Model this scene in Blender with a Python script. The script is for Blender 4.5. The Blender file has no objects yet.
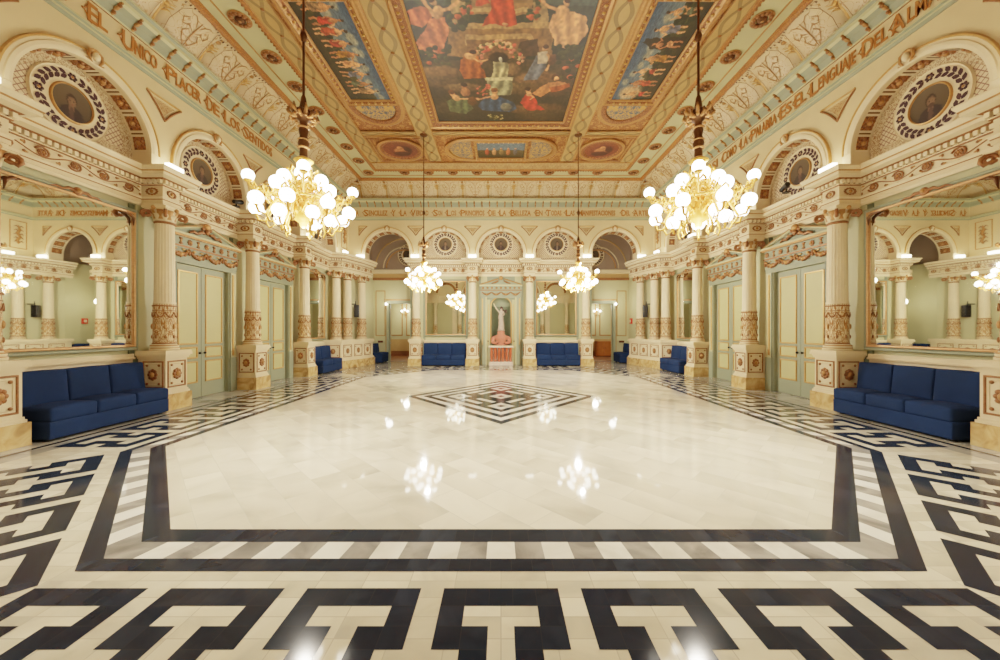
import bpy, bmesh, math, random
import numpy as np
from mathutils import Matrix, Vector
random.seed(7); np.random.seed(7)
PI = math.pi
SC = bpy.context.scene
COL = SC.collection
cos, sin = math.cos, math.sin

# ------------------------------------------------------------------ layout (metres)
EYE = 1.55
XW = 7.0          # lower side walls
XU = 6.65         # upper side walls (arcade plane)
YU = 15.73        # upper far wall
YL = 16.13        # lower far wall
YB = -0.6         # wall behind the camera
YV = 17.8         # back of the vestibule
ZC = 7.87         # ceiling
SPR = 4.90        # arch springing
BAY = 2.525
CY = [4.58, 7.11, 9.63, 12.17]     # side columns
CX = [-3.72, -1.24, 1.24, 3.72]    # far columns
MID = 8.38

# ------------------------------------------------------------------ materials
def lin(c):
    return tuple((x/255/12.92 if x/255 <= .04045 else ((x/255+.055)/1.055)**2.4) for x in c)
MATS = {}
def newmat(name):
    m = bpy.data.materials.new(name); m.use_nodes = True
    nt = m.node_tree; nt.nodes.clear()
    out = nt.nodes.new('ShaderNodeOutputMaterial'); b = nt.nodes.new('ShaderNodeBsdfPrincipled')
    nt.links.new(b.outputs[0], out.inputs[0])
    MATS[name] = m
    return m, nt, b
def N(nt, typ, ins=None, **props):
    n = nt.nodes.new(typ)
    for k, v in props.items(): setattr(n, k, v)
    for k, v in (ins or {}).items():
        if isinstance(v, bpy.types.NodeSocket): nt.links.new(v, n.inputs[k])
        else: n.inputs[k].default_value = v
    return n
def M_(nt, op, a, b=None):
    ins = {0: a}
    if b is not None: ins[1] = b
    return N(nt, 'ShaderNodeMath', ins, operation=op).outputs[0]
def c4(c): return (*c, 1)
def mixc(nt, fac, a, b, blend='MIX'):
    n = N(nt, 'ShaderNodeMix', data_type='RGBA', blend_type=blend)
    for k, v in ((0, fac), (6, a), (7, b)):
        if isinstance(v, bpy.types.NodeSocket): nt.links.new(v, n.inputs[k])
        else: n.inputs[k].default_value = v if k == 0 else c4(v) if len(v) == 3 else v
    return n.outputs[2]
def plain(name, rgb, rough=.55, metal=0., var=.08, scale=3., spec=.4, bump=0.):
    m, nt, b = newmat(name)
    tc = N(nt, 'ShaderNodeTexCoord')
    nz = N(nt, 'ShaderNodeTexNoise', {'Vector': tc.outputs['Object'], 'Scale': scale, 'Detail': 4.})
    c = lin(rgb); d = tuple(x*(1-var*2) for x in c)
    nt.links.new(mixc(nt, nz.outputs[0], d, tuple(min(1, x*(1+var)) for x in c)), b.inputs['Base Color'])
    b.inputs['Roughness'].default_value = rough; b.inputs['Metallic'].default_value = metal
    b.inputs['Specular IOR Level'].default_value = spec
    if bump:
        bm = N(nt, 'ShaderNodeBump', {'Height': nz.outputs[0], 'Strength': bump, 'Distance': .01})
        nt.links.new(bm.outputs[0], b.inputs['Normal'])
    return m
plain('cream', (220, 198, 158))
plain('cream_wall', (214, 192, 148), scale=1.5)
plain('ivory', (226, 206, 168))
plain('mint_wall', (186, 180, 138), scale=1.2, var=.05)
plain('mint_pale', (188, 183, 140), scale=1.2, var=.05)
plain('sage', (138, 144, 118), var=.05)
plain('sage_dark', (104, 112, 88), var=.05)
plain('panel_green', (188, 180, 126), var=.04)
plain('gold', (186, 134, 82), rough=.42, metal=.3, scale=25, var=.22)
plain('gold_bright', (206, 160, 98), rough=.36, metal=.35, scale=25, var=.15)
plain('copper', (154, 102, 64), rough=.45, metal=.35, scale=30, var=.25)
plain('tan', (182, 146, 92), scale=6)
plain('olive', (140, 114, 72), scale=20)
plain('dark_plum', (62, 38, 44), scale=20)
plain('mauve', (150, 128, 108), scale=1.5)
plain('velvet', (28, 46, 80), rough=.9, scale=2.2, var=.18, spec=.12, bump=.15)
plain('velvet_dark', (24, 40, 70), rough=.9, scale=2.2, var=.15, spec=.1)
plain('black_plastic', (10, 10, 11), rough=.4)
plain('chandelier_gold', (232, 176, 88), rough=.35, metal=.35, scale=25, var=.15)
plain('umber', (92, 56, 36), rough=.6, scale=20, var=.1)
plain('bronze', (96, 62, 34), rough=.4, metal=.6, scale=30, var=.2)
plain('terracotta', (196, 112, 90), rough=.6, scale=14, var=.15)
plain('red_marble', (204, 92, 56), rough=.3, scale=16, var=.25)
plain('white_stone', (224, 204, 188), rough=.5, scale=10, var=.12)
plain('statue_stone', (190, 168, 150), rough=.5, scale=14, var=.15)
plain('hair_brown', (70, 44, 34), rough=.6)
plain('wood', (188, 110, 48), rough=.4, scale=5, var=.2)
plain('wood_brown', (122, 74, 40), rough=.4, scale=5, var=.2)
plain('red_paint', (206, 44, 32), rough=.4)
plain('plate_dark', (92, 40, 34), rough=.4)
plain('grey_door', (122, 132, 108))
def emis(name, rgb, s):
    m = bpy.data.materials.new(name); m.use_nodes = True; nt = m.node_tree; nt.nodes.clear()
    out = nt.nodes.new('ShaderNodeOutputMaterial')
    e = N(nt, 'ShaderNodeEmission', {'Color': c4(lin(rgb)), 'Strength': s}); nt.links.new(e.outputs[0], out.inputs[0])
    m.cycles.emission_sampling = 'NONE'; MATS[name] = m
emis('bulb', (255, 244, 222), 13.)
emis('cornice_glow', (255, 240, 212), 9.); MATS['cornice_glow'].cycles.emission_sampling = 'FRONT'
def mirror_mat():
    m, nt, b = newmat('mirror_glass')
    b.inputs['Base Color'].default_value = (.84, .87, .80, 1); b.inputs['Metallic'].default_value = 1; b.inputs['Roughness'].default_value = .015
mirror_mat()
def ornament(name, base, gold, s=4., w=.05, metal=.45, blob=.60, rough=.45, bump=.4):
    """mirrored curling foliage from the isolines of a noise laid over the UV map"""
    m, nt, b = newmat(name)
    uv = N(nt, 'ShaderNodeUVMap'); sp = N(nt, 'ShaderNodeSeparateXYZ', {0: uv.outputs[0]})
    fr = M_(nt, 'FRACT', sp.outputs[0]); a = M_(nt, 'ABSOLUTE', M_(nt, 'SUBTRACT', fr, .5))
    cmb = N(nt, 'ShaderNodeCombineXYZ', {0: a, 1: sp.outputs[1]})
    nz = N(nt, 'ShaderNodeTexNoise', {'Vector': cmb.outputs[0], 'Scale': s, 'Detail': 1.2, 'Roughness': .4, 'Distortion': 1.1})
    f = nz.outputs[0]
    d = M_(nt, 'ABSOLUTE', M_(nt, 'SUBTRACT', f, .48))
    l1 = N(nt, 'ShaderNodeMapRange', {'Value': d, 'From Min': w*.45, 'From Max': w, 'To Min': 1., 'To Max': 0.}).outputs[0]
    l2 = N(nt, 'ShaderNodeMapRange', {'Value': f, 'From Min': blob, 'From Max': blob+.03}).outputs[0]
    mk = M_(nt, 'MAXIMUM', l1, l2)
    n2 = N(nt, 'ShaderNodeTexNoise', {'Vector': cmb.outputs[0], 'Scale': s*5, 'Detail': 2.})
    gc = mixc(nt, n2.outputs[0], tuple(x*.5 for x in lin(gold)), tuple(min(1, x*1.3) for x in lin(gold)))
    nt.links.new(mixc(nt, mk, lin(base), gc), b.inputs['Base Color'])
    nt.links.new(M_(nt, 'MULTIPLY', mk, metal), b.inputs['Metallic']); b.inputs['Roughness'].default_value = rough
    if bump:
        bm = N(nt, 'ShaderNodeBump', {'Height': mk, 'Strength': bump, 'Distance': .015}); nt.links.new(bm.outputs[0], b.inputs['Normal'])
ornament('orn_column', (222, 198, 154), (168, 112, 58), s=6.5, w=.075, blob=.58, metal=.2)
ornament('orn_coffer', (96, 56, 32), (176, 112, 56), s=5.5, w=.075, blob=.57, metal=.2)
ornament('orn_cove', (212, 188, 148), (186, 138, 84), s=6., w=.022, blob=.70, metal=.1, bump=.1)
ornament('orn_tan', (190, 158, 110), (150, 98, 54), s=7., w=.05, blob=.62, metal=.1)
ornament('orn_ceiling', (186, 130, 72), (146, 86, 44), s=7., w=.08, blob=.58, metal=.1)
ornament('orn_frame', (178, 114, 62), (112, 60, 34), s=9., w=.10, blob=.58, metal=.1)
ornament('orn_gilt', (192, 124, 58), (126, 70, 34), s=8., w=.07, blob=.62, metal=.1)
ornament('orn_lunette', (214, 192, 152), (168, 128, 92), s=8., w=.06, blob=.63, metal=0.)
ornament('orn_bluegold', (196, 146, 74), (88, 96, 104), s=8., w=.07, blob=.6, metal=.1)
ornament('orn_frieze', (222, 202, 164), (170, 100, 50), s=4.5, w=.055, blob=.62)
def lattice():
    m, nt, b = newmat('lattice')
    uv = N(nt, 'ShaderNodeUVMap'); mp = N(nt, 'ShaderNodeMapping', {0: uv.outputs[0], 'Rotation': (0, 0, PI/4)})
    br = N(nt, 'ShaderNodeTexBrick', {'Vector': mp.outputs[0], 'Color1': c4(lin((220, 198, 160))), 'Color2': c4(lin((214, 192, 152))), 'Mortar': c4(lin((140, 100, 84))),
        'Scale': 1., 'Mortar Size': .008, 'Brick Width': .065, 'Row Height': .065, 'Mortar Smooth': .3}, offset=0., squash=1.)
    nt.links.new(br.outputs[0], b.inputs['Base Color']); b.inputs['Roughness'].default_value = .6
lattice()
def marble(name, ca, cb, vein, scale=1.2, rough=.06, brick=None, rot=0, mortar=None, msize=.003, coat=0., spec=.5, uv=False):
    m, nt, b = newmat(name)
    tc = N(nt, 'ShaderNodeTexCoord')
    mp = N(nt, 'ShaderNodeMapping', {0: tc.outputs['UV' if uv else 'Object'], 'Rotation': (0, 0, rot)})
    col = None
    vecs = mp.outputs[0]
    if brick:
        br = N(nt, 'ShaderNodeTexBrick', {'Vector': mp.outputs[0], 'Color1': (0, 0, 0, 1), 'Color2': (1, 1, 1, 1), 'Mortar': (.5, .5, .5, 1), 'Scale': 1., 'Mortar Size': msize,
            'Brick Width': brick[0], 'Row Height': brick[1], 'Bias': 0.}, offset=brick[2], squash=1.)
        tilev = br.outputs[0]
        off = N(nt, 'ShaderNodeVectorMath', {0: tilev, 1: (7., 11., 5.)}, operation='MULTIPLY')
        vecs = N(nt, 'ShaderNodeVectorMath', {0: mp.outputs[0], 1: off.outputs[0]}, operation='ADD').outputs[0]
    nz = N(nt, 'ShaderNodeTexNoise', {'Vector': vecs, 'Scale': scale, 'Detail': 6., 'Distortion': 1.4})
    cr = N(nt, 'ShaderNodeValToRGB', {0: nz.outputs[0]})
    e = cr.color_ramp.elements; e[0].position = .3; e[0].color = c4(lin(vein)); e[1].position = .62; e[1].color = c4(lin(ca))
    k = cr.color_ramp.elements.new(.47); k.color = c4(lin(cb))
    col = cr.outputs[0]
    if brick:
        col = mixc(nt, 1., col, mixc(nt, tilev, (.80, .80, .79), (1., 1., 1.)), 'MULTIPLY')
        if mortar: col = mixc(nt, br.outputs[1], col, lin(mortar))
    nt.links.new(col, b.inputs['Base Color']); b.inputs['Roughness'].default_value = rough; b.inputs['Specular IOR Level'].default_value = spec
marble('floor_field', (228, 217, 193), (216, 205, 181), (186, 178, 158), .8, .05, (.62, .31, .5), PI/4, (190, 184, 166), .0025)
marble('floor_white', (226, 216, 190), (214, 203, 176), (184, 176, 156), 1.2, .06, (.28, .139, 0.), 0, (178, 168, 148), .003)
marble('floor_light', (230, 226, 212), (222, 216, 200), (200, 194, 176), 1.5, .08)
marble('floor_grey', (156, 152, 142), (134, 130, 122), (104, 102, 96), 2.2, .08)
marble('floor_black', (36, 42, 52), (30, 36, 46), (44, 50, 60), 1.5, .1, (.1364, .1385, 0.), 0, (40, 42, 46), .0022, spec=.12, uv=True)
marble('floor_outer', (176, 172, 158), (160, 156, 144), (128, 126, 116), 1.2, .1, (.5, .5, .5), 0, (130, 126, 116), .003)
marble('marble_beige', (214, 184, 130), (200, 162, 106), (150, 112, 66), 3.2, .25)
def vcol_mat():
    m, nt, b = newmat('painted_canvas')
    a = N(nt, 'ShaderNodeVertexColor', layer_name='Col'); nt.links.new(a.outputs[0], b.inputs['Base Color']); b.inputs['Roughness'].default_value = .5
vcol_mat()

# ------------------------------------------------------------------ mesh builder
class MB:
    def __init__(s, M=None):
        s.V = []; s.U = []; s.F = []; s.MI = []; s.names = []; s.SM = []; s.M = M or Matrix.Identity(4)
    def mi(s, m):
        if m not in s.names: s.names.append(m)
        return s.names.index(m)
    def v(s, p, uv=(0, 0)):
        s.V.append(tuple(s.M @ Vector(p))); s.U.append(uv); return len(s.V)-1
    def f(s, idx, m, sm=False):
        s.F.append(tuple(idx)); s.MI.append(s.mi(m)); s.SM.append(sm)
    def quad(s, a, b, c, d, m, uvs=None):
        uvs = uvs or [(0, 0), (1, 0), (1, 1), (0, 1)]
        s.f([s.v(p, u) for p, u in zip((a, b, c, d), uvs)], m)
    def poly(s, pts, m, uvf=None):
        s.f([s.v(p, uvf(p) if uvf else (p[0], p[1])) for p in pts], m)
    def box(s, x0, x1, y0, y1, z0, z1, m):
        i = [s.v(p, (p[0]+p[1], p[2])) for p in ((x0,y0,z0),(x1,y0,z0),(x1,y1,z0),(x0,y1,z0),(x0,y0,z1),(x1,y0,z1),(x1,y1,z1),(x0,y1,z1))]
        for q in ((0,3,2,1),(4,5,6,7),(0,1,5,4),(1,2,6,5),(2,3,7,6),(3,0,4,7)): s.f([i[k] for k in q], m)
    def prism(s, P, z0, z1, m):
        n = len(P)
        s.f([s.v((x, y, z1)) for x, y in P], m); s.f([s.v((x, y, z0)) for x, y in reversed(P)], m)
        for i in range(n):
            (ax, ay), (bx, by) = P[i], P[(i+1) % n]
            L = math.hypot(bx-ax, by-ay)
            s.quad((ax,ay,z0), (bx,by,z0), (bx,by,z1), (ax,ay,z1), m, [(0,0),(L,0),(L,z1-z0),(0,z1-z0)])
    def grid(s, fn, nu, nv, m, uvf=None, sm=True, flip=False):
        ids = [[s.v(fn(i/nu, j/nv), uvf(i/nu, j/nv) if uvf else (i/nu, j/nv)) for j in range(nv+1)] for i in range(nu+1)]
        for i in range(nu):
            for j in range(nv):
                q = [ids[i][j], ids[i+1][j], ids[i+1][j+1], ids[i][j+1]]
                s.f(q[::-1] if flip else q, m, sm)
    def lathe(s, prof, m, seg=24, c=(0,0,0), nu=1, rfn=None, sm=True, a0=0, a1=2*PI):
        ids = []
        zs = [p[1] for p in prof]; 
        for i in range(seg+1):
            t = a0+(a1-a0)*i/seg
            row = []
            for r, z in prof:
                rr = r*(rfn(t) if rfn else 1)
                row.append(s.v((c[0]+rr*cos(t), c[1]+rr*sin(t), c[2]+z), (nu*i/seg, z)))
            ids.append(row)
        for i in range(seg):
            for j in range(len(prof)-1):
                s.f([ids[i][j], ids[i+1][j], ids[i+1][j+1], ids[i][j+1]], m, sm)
    def tube(s, P, r, m, seg=6, closed=False, sm=True):
        P = [Vector(p) for p in P]; n = len(P)
        rad = r if isinstance(r, (list, tuple)) else [r]*n
        rows = []; up = None
        for i in range(n):
            a = P[(i-1) % n] if (closed or i > 0) else P[i]; b = P[(i+1) % n] if (closed or i < n-1) else P[i]
            t = (b-a)
            if t.length < 1e-9: t = Vector((0, 0, 1))
            t.normalize()
            if up is None: up = Vector((0, 0, 1)) if abs(t.z) < .9 else Vector((1, 0, 0))
            x = t.cross(up)
            if x.length < 1e-6: up = Vector((1, 0, 0)) if abs(t.x) < .9 else Vector((0, 1, 0)); x = t.cross(up)
            x.normalize(); y = x.cross(t).normalized(); up = y
            rows.append([s.v(P[i]+x*(rad[i]*cos(2*PI*k/seg))+y*(rad[i]*sin(2*PI*k/seg))) for k in range(seg)])
        for i in range(n if closed else n-1):
            A, B = rows[i], rows[(i+1) % n]
            for k in range(seg): s.f([A[k], A[(k+1) % seg], B[(k+1) % seg], B[k]], m, sm)
        if not closed:
            s.f(rows[0], m); s.f(rows[-1][::-1], m)
    def ball(s, c, r, m, seg=10, ring=6, sc=(1,1,1)):
        ids = []
        for i in range(ring+1):
            a = PI*i/ring
            ids.append([s.v((c[0]+r*sc[0]*sin(a)*cos(2*PI*k/seg), c[1]+r*sc[1]*sin(a)*sin(2*PI*k/seg), c[2]-r*sc[2]*cos(a))) for k in range(seg)])
        for i in range(ring):
            for k in range(seg): s.f([ids[i][k], ids[i][(k+1) % seg], ids[i+1][(k+1) % seg], ids[i+1][k]], m, True)
    def rbox(s, x0, x1, y0, y1, z0, z1, r, m, puff=(0,0,0), n=8):
        """rounded upholstered block; puff bulges the x, y, z faces"""
        c = Vector(((x0+x1)/2, (y0+y1)/2, (z0+z1)/2)); h = Vector(((x1-x0)/2, (y1-y0)/2, (z1-z0)/2))
        def mp(p):
            q = Vector((p[0]*h.x, p[1]*h.y, p[2]*h.z)); inner = Vector([max(-h[i]+r, min(h[i]-r, q[i])) for i in range(3)])
            d = q-inner
            o = inner+d.normalized()*r if d.length > 1e-9 else q
            for i in range(3):
                j, k = (i+1) % 3, (i+2) % 3
                if puff[i] and abs(p[i]) > .999: o[i] += math.copysign(puff[i]*(1-p[j]**2)*(1-p[k]**2), p[i])
            return c+o
        g = [ -1, -1+.3*r/max(h), -1+r/max(h)]+[-1+2*k/n for k in range(1, n)]+[1-r/max(h), 1-.3*r/max(h), 1]
        def gl(i):
            e = min(.49, r/h[i]); return sorted({-1, -1+.12*e, -1+.4*e, -1+e, 1, 1-.12*e, 1-.4*e, 1-e}|{-1+e+(2-2*e)*k/n for k in range(1, n)})
        for ax in range(3):
            a, b = (ax+1) % 3, (ax+2) % 3; ga, gb = gl(a), gl(b)
            for sg in (-1, 1):
                ids = []
                for u in ga:
                    row = []
                    for w in gb:
                        p = [0, 0, 0]; p[ax] = sg; p[a] = u; p[b] = w; row.append(s.v(mp(p)))
                    ids.append(row)
                for i in range(len(ga)-1):
                    for j in range(len(gb)-1):
                        q = [ids[i][j], ids[i+1][j], ids[i+1][j+1], ids[i][j+1]]
                        s.f(q if sg > 0 else q[::-1], m, True)
    def sweep(s, path, prof, mats, closed=False, sm=False, uscale=1.):
        """plan sweep: profile (offset to the right of travel, z); mats one or per strip"""
        n = len(path); P = [Vector(p) for p in path]
        rows = []; L = 0
        def nrm(a, b):
            d = (b-a).normalized(); return Vector((d.y, -d.x))
        for i in range(n):
            if i: L += (P[i]-P[i-1]).length
            if closed or 0 < i < n-1:
                n1 = nrm(P[i-1], P[i]); n2 = nrm(P[i], P[(i+1) % n]); k = n1+n2
                mt = k/max(.15, k.dot(n1)) if k.length > 1e-6 else n1
            elif i == 0: mt = nrm(P[0], P[1])
            else: mt = nrm(P[-2], P[-1])
            rows.append((P[i], mt, L))
        if closed: rows.append((P[0], rows[0][1], L+(P[0]-P[-1]).length))
        ms = mats if isinstance(mats, list) else [mats]*(len(prof)-1)
        for i in range(len(rows)-1):
            A, B = rows[i], rows[i+1]
            acc = 0
            for j in range(len(prof)-1):
                (o0, z0), (o1, z1) = prof[j], prof[j+1]; dl = math.hypot(o1-o0, z1-z0)
                pa = A[0]+A[1]*o0; pb = B[0]+B[1]*o0; pc = B[0]+B[1]*o1; pd = A[0]+A[1]*o1
                s.quad((pa.x, pa.y, z0), (pb.x, pb.y, z0), (pc.x, pc.y, z1), (pd.x, pd.y, z1), ms[j],
                       [(A[2]*uscale, acc*uscale), (B[2]*uscale, acc*uscale), (B[2]*uscale, (acc+dl)*uscale), (A[2]*uscale, (acc+dl)*uscale)])
                acc += dl
    def rframe(s, x0, x1, z0, z1, prof, m, us=1.):
        """picture frame in the local xz plane: profile (inset, y)"""
        cs = lambda i: ((x0+i, z0+i), (x1-i, z0+i), (x1-i, z1-i), (x0+i, z1-i))
        for j in range(len(prof)-1):
            (i0, y0), (i1, y1) = prof[j], prof[j+1]; A, B = cs(i0), cs(i1); acc = j*.1
            for k in range(4):
                a, b, c, d = A[k], A[(k+1) % 4], B[(k+1) % 4], B[k]; L = math.hypot(b[0]-a[0], b[1]-a[1])*us
                s.quad((a[0], y0, a[1]), (b[0], y0, b[1]), (c[0], y1, c[1]), (d[0], y1, d[1]), m, [(0, acc), (L, acc), (L, acc+.1), (0, acc+.1)])
    def build(s, name, parent=None, loc=None, mats=None):
        me = bpy.data.meshes.new(name); me.from_pydata(s.V, [], s.F)
        for nm in s.names: me.materials.append(MATS[nm])
        me.polygons.foreach_set('material_index', s.MI); me.polygons.foreach_set('use_smooth', s.SM)
        ul = me.uv_layers.new(name='UVMap')
        li = np.zeros(len(me.loops), dtype=np.int32); me.loops.foreach_get('vertex_index', li)
        ul.data.foreach_set('uv', np.array(s.U, dtype=np.float32)[li].ravel())
        me.update()
        o = bpy.data.objects.new(name, me); COL.objects.link(o)
        if parent: o.parent = parent
        if loc: o.location = loc
        return o
def empty(name, loc=(0,0,0), rz=0, parent=None):
    o = bpy.data.objects.new(name, None); COL.objects.link(o); o.location = loc; o.rotation_euler = (0, 0, rz); o.empty_display_size = .1
    if parent: o.parent = parent
    return o
def thing(name, label, cat, loc=(0,0,0), rz=0, group=None):
    o = empty(name, loc, rz); o['label'] = label; o['category'] = cat; o['kind'] = 'thing'
    if group: o['group'] = group
    return o
def tag(o, label, cat, group=None):
    o['label'] = label; o['category'] = cat; o['kind'] = 'thing'
    if group: o['group'] = group
    return o
def struct(o): o['kind'] = 'structure'; return o
def dup(root, loc, rz, label, group=None):
    def cp(o, par):
        c = o.copy(); COL.objects.link(c)
        if par is not None: c.parent = par
        for ch in list(o.children): cp(ch, c)
        return c
    r = cp(root, None); r.location = loc; r.rotation_euler = (0, 0, rz)
    if label: r['label'] = label
    if group: r['group'] = group
    return r
def part_copy(o, parent, loc=(0,0,0), rz=0):
    c = o.copy(); COL.objects.link(c); c.parent = parent; c.location = loc; c.rotation_euler = (0, 0, rz)
    return c
ORD = ['first', 'second', 'third', 'fourth', 'fifth', 'sixth', 'seventh', 'eighth', 'ninth', 'tenth', 'eleventh', 'twelfth', 'thirteenth', 'fourteenth']
RZ = {'left': PI/2, 'right': -PI/2, 'far': 0}
def wallM(side, lat, along=0):
    """local x runs along the wall (to the right as you face it), y into the wall"""
    if side == 'left': return Matrix.Translation((-lat, along, 0)) @ Matrix.Rotation(PI/2, 4, 'Z')
    if side == 'right': return Matrix.Translation((lat, along, 0)) @ Matrix.Rotation(-PI/2, 4, 'Z')
    return Matrix.Translation((along, lat, 0))
SG = {'left': -1, 'right': 1}

# ------------------------------------------------------------------ FLOOR
def octo(o, fl=0):
    t = .4142*o
    t = .34*o; a = 4.47+.76*o; r = .46*o
    return [(-2.57-t, 2.8-o), (2.57+t, 2.8-o), (a, 4.80-r), (a, 11.95+r), (2.57+t, 13.95+o), (-2.57-t, 13.95+o), (-a, 11.95+r), (-a, 4.80-r)]
def build_floor():
    b = MB(); e = .0012
    def flat(P, m, z=0., uv=None):
        if uv: b.f([b.v((x, y, z), u) for (x, y), u in zip(P, uv)], m)
        else: b.poly([(x, y, z) for x, y in P], m)
    flat([(-7.2, YB), (7.2, YB), (7.2, 23), (-7.2, 23)], 'floor_outer', -.002)
    flat(octo(1.75), 'floor_white', 0)
    rings = [(0, .17, 'floor_black'), (.17, .36, None), (.36, .49, 'floor_black')]
    flat(octo(0), 'floor_field', e)
    for o0, o1, m in rings:
        A, B = octo(o0), octo(o1)
        for k in range(8):
            a, a2, c, d = map(Vector, (A[k], A[(k+1) % 8], B[(k+1) % 8], B[k]))
            if m:
                tt = (a2-a).normalized(); nn = Vector((tt.y, -tt.x)); md = (a+a2)/2
                flat([tuple(d), tuple(c), tuple(a2), tuple(a)], m, e, [((p-md).dot(tt)+.0682, (p-md).dot(nn)*.1385/max(.01, o1-o0)) for p in (d, c, a2, a)])
            else:
                n = max(3, int((a2-a).length/.195)) | 1
                for i in range(n):
                    p = [d.lerp(c, i/n), d.lerp(c, (i+1)/n), a.lerp(a2, (i+1)/n), a.lerp(a2, i/n)]
                    flat([tuple(x) for x in p], 'floor_light' if i % 2 else 'floor_grey', e)
    KEY = ['BBBBB', 'BWWWB', 'BBWBB', 'WBWBW', 'BBWBB', 'BWWWB', 'BBBBB']
    mo = .1385; mu = .1364
    O = octo(.64); cnt = [7, 4, 9, 4, 7, 4, 9, 4]
    for k in range(8):
        a, c = Vector(O[k]), Vector(O[(k+1) % 8]); t = (c-a).normalized(); n = Vector((t.y, -t.x)); mid = (a+c)/2
        for u in range(cnt[k]):
            for r, row in enumerate(KEY):
                runs = []; j = 0
                while j < 5:
                    if row[j] == 'B':
                        j0 = j
                        while j < 5 and row[j] == 'B': j += 1
                        runs.append((j0, j))
                    else: j += 1
                for j0, j1 in runs:
                    x0 = ((u-(cnt[k]-1)/2)*6-2.5+j0)*mu; x1 = x0+(j1-j0)*mu
                    y0, y1 = r*mo, (r+1)*mo
                    q = [mid+t*x0+n*y0, mid+t*x1+n*y0, mid+t*x1+n*y1, mid+t*x0+n*y1]
                    flat([tuple(p) for p in reversed(q)], 'floor_black', e, [(x0+.0682, y1), (x1+.0682, y1), (x1+.0682, y0), (x0+.0682, y0)])
    # thin outline strips along the walls
    for s in (-1, 1):
        q = [(s*6.06, 4.2), (s*6.13, 4.2), (s*6.13, 14.0), (s*6.06, 14.0)]
        flat(q if s > 0 else q[::-1], 'floor_black', e)
    # diamond of keys in the middle of the floor
    G = 23; pat = [[0]*G for _ in range(G)]
    def ring(x0, y0, n):
        for i in range(n):
            for (x, y) in ((x0+i, y0), (x0+i, y0+n-1), (x0, y0+i), (x0+n-1, y0+i)): pat[y][x] = 1
    ring(0, 0, G); ring(2, 2, G-4)
    for bx in (4, 14):
        for by in (4, 14):
            ring(bx, by, 5); pat[by+2][bx+2] = 1
    ring(9, 9, 5); pat[11][11] = 1
    for i in range(9, 14):
        for j in (4, 6, 8, 14, 16, 18):
            pat[j][i] = 1; pat[i][j] = 1
    for j in (5, 15): pat[j][9] = 1; pat[j+2][13] = 1; pat[9][j] = 1; pat[13][j+2] = 1
    hx, hy = 2.2, 2.5; cy = 8.42
    def dm(p, q): # p,q in 0..G
        u, v = p/G*2-1, q/G*2-1
        return ((u-v)/2*hx, cy+(u+v)/2*hy)
    flat([dm(0, 0), dm(G, 0), dm(G, G), dm(0, G)], 'floor_light', e+.0006)
    for y in range(G):
        x = 0
        while x < G:
            if pat[y][x]:
                x0 = x
                while x < G and pat[y][x]: x += 1
                flat([dm(x0, y), dm(x, y), dm(x, y+1), dm(x0, y+1)], 'floor_black', e+.0012)
            else: x += 1
    struct(b.build('floor'))
build_floor()

# ------------------------------------------------------------------ WALLS
def arch_wall(b, xc, hw, r, z0, z1, m, nseg=24, y=0):
    xs = [-hw, -r]+[-r*cos(PI*k/nseg) for k in range(1, nseg)]+[r, hw]
    for i in range(len(xs)-1):
        a, c = xs[i], xs[i+1]
        ha = SPR+math.sqrt(max(0, r*r-a*a)) if abs(a) <= r+1e-6 and abs(c) <= r+1e-6 else z0
        hc = SPR+math.sqrt(max(0, r*r-c*c)) if abs(a) <= r+1e-6 and abs(c) <= r+1e-6 else z0
        b.quad((xc+a, y, ha), (xc+c, y, hc), (xc+c, y, z1), (xc+a, y, z1), m)
RI = .97
def lunette(b, xc, dy):
    n = 24
    pts = [(xc+RI*1.02*cos(PI*k/n), dy, SPR+RI*1.02*sin(PI*k/n)) for k in range(n+1)]
    b.poly([(xc-RI*1.02, dy, 4.5), (xc+RI*1.02, dy, 4.5)]+pts, 'lattice', lambda p: (p[0], p[2]))
    for r0, r1, m in ((.80, .95, 'orn_lunette'),):
        for k in range(n):
            a, c = PI*k/n, PI*(k+1)/n
            b.quad(*[(xc+r*cos(t), dy-.012, SPR+r*sin(t)) for r, t in ((r1, a), (r1, c), (r0, c), (r0, a))], m,
                   [(k*.25, .3), ((k+1)*.25, .3), ((k+1)*.25, 0), (k*.25, 0)])
    b.quad((xc-.95, dy-.013, 4.76), (xc+.95, dy-.013, 4.76), (xc+.95, dy-.013, 4.89), (xc-.95, dy-.013, 4.89), 'orn_lunette', [(0, 0), (5, 0), (5, .3), (0, .3)])
def soffit(b, xc, dy):
    n = 28
    for k in range(n):
        a, c = PI*k/n, PI*(k+1)/n
        b.quad(*[(xc+RI*cos(t), y, SPR+RI*sin(t)) for t, y in ((a, 0), (c, 0), (c, dy), (a, dy))], 'cream')
    for s in (-1, 1): b.quad((xc+s*RI, 0, 4.6), (xc+s*RI, dy, 4.6), (xc+s*RI, dy, SPR), (xc+s*RI, 0, SPR), 'cream')
SIDE_BAYS = [.79, 3.32, 5.845, 8.37, 10.90, 13.43]
FAR_BAYS = [-4.96, -2.48, 0, 2.48, 4.96]
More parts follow.
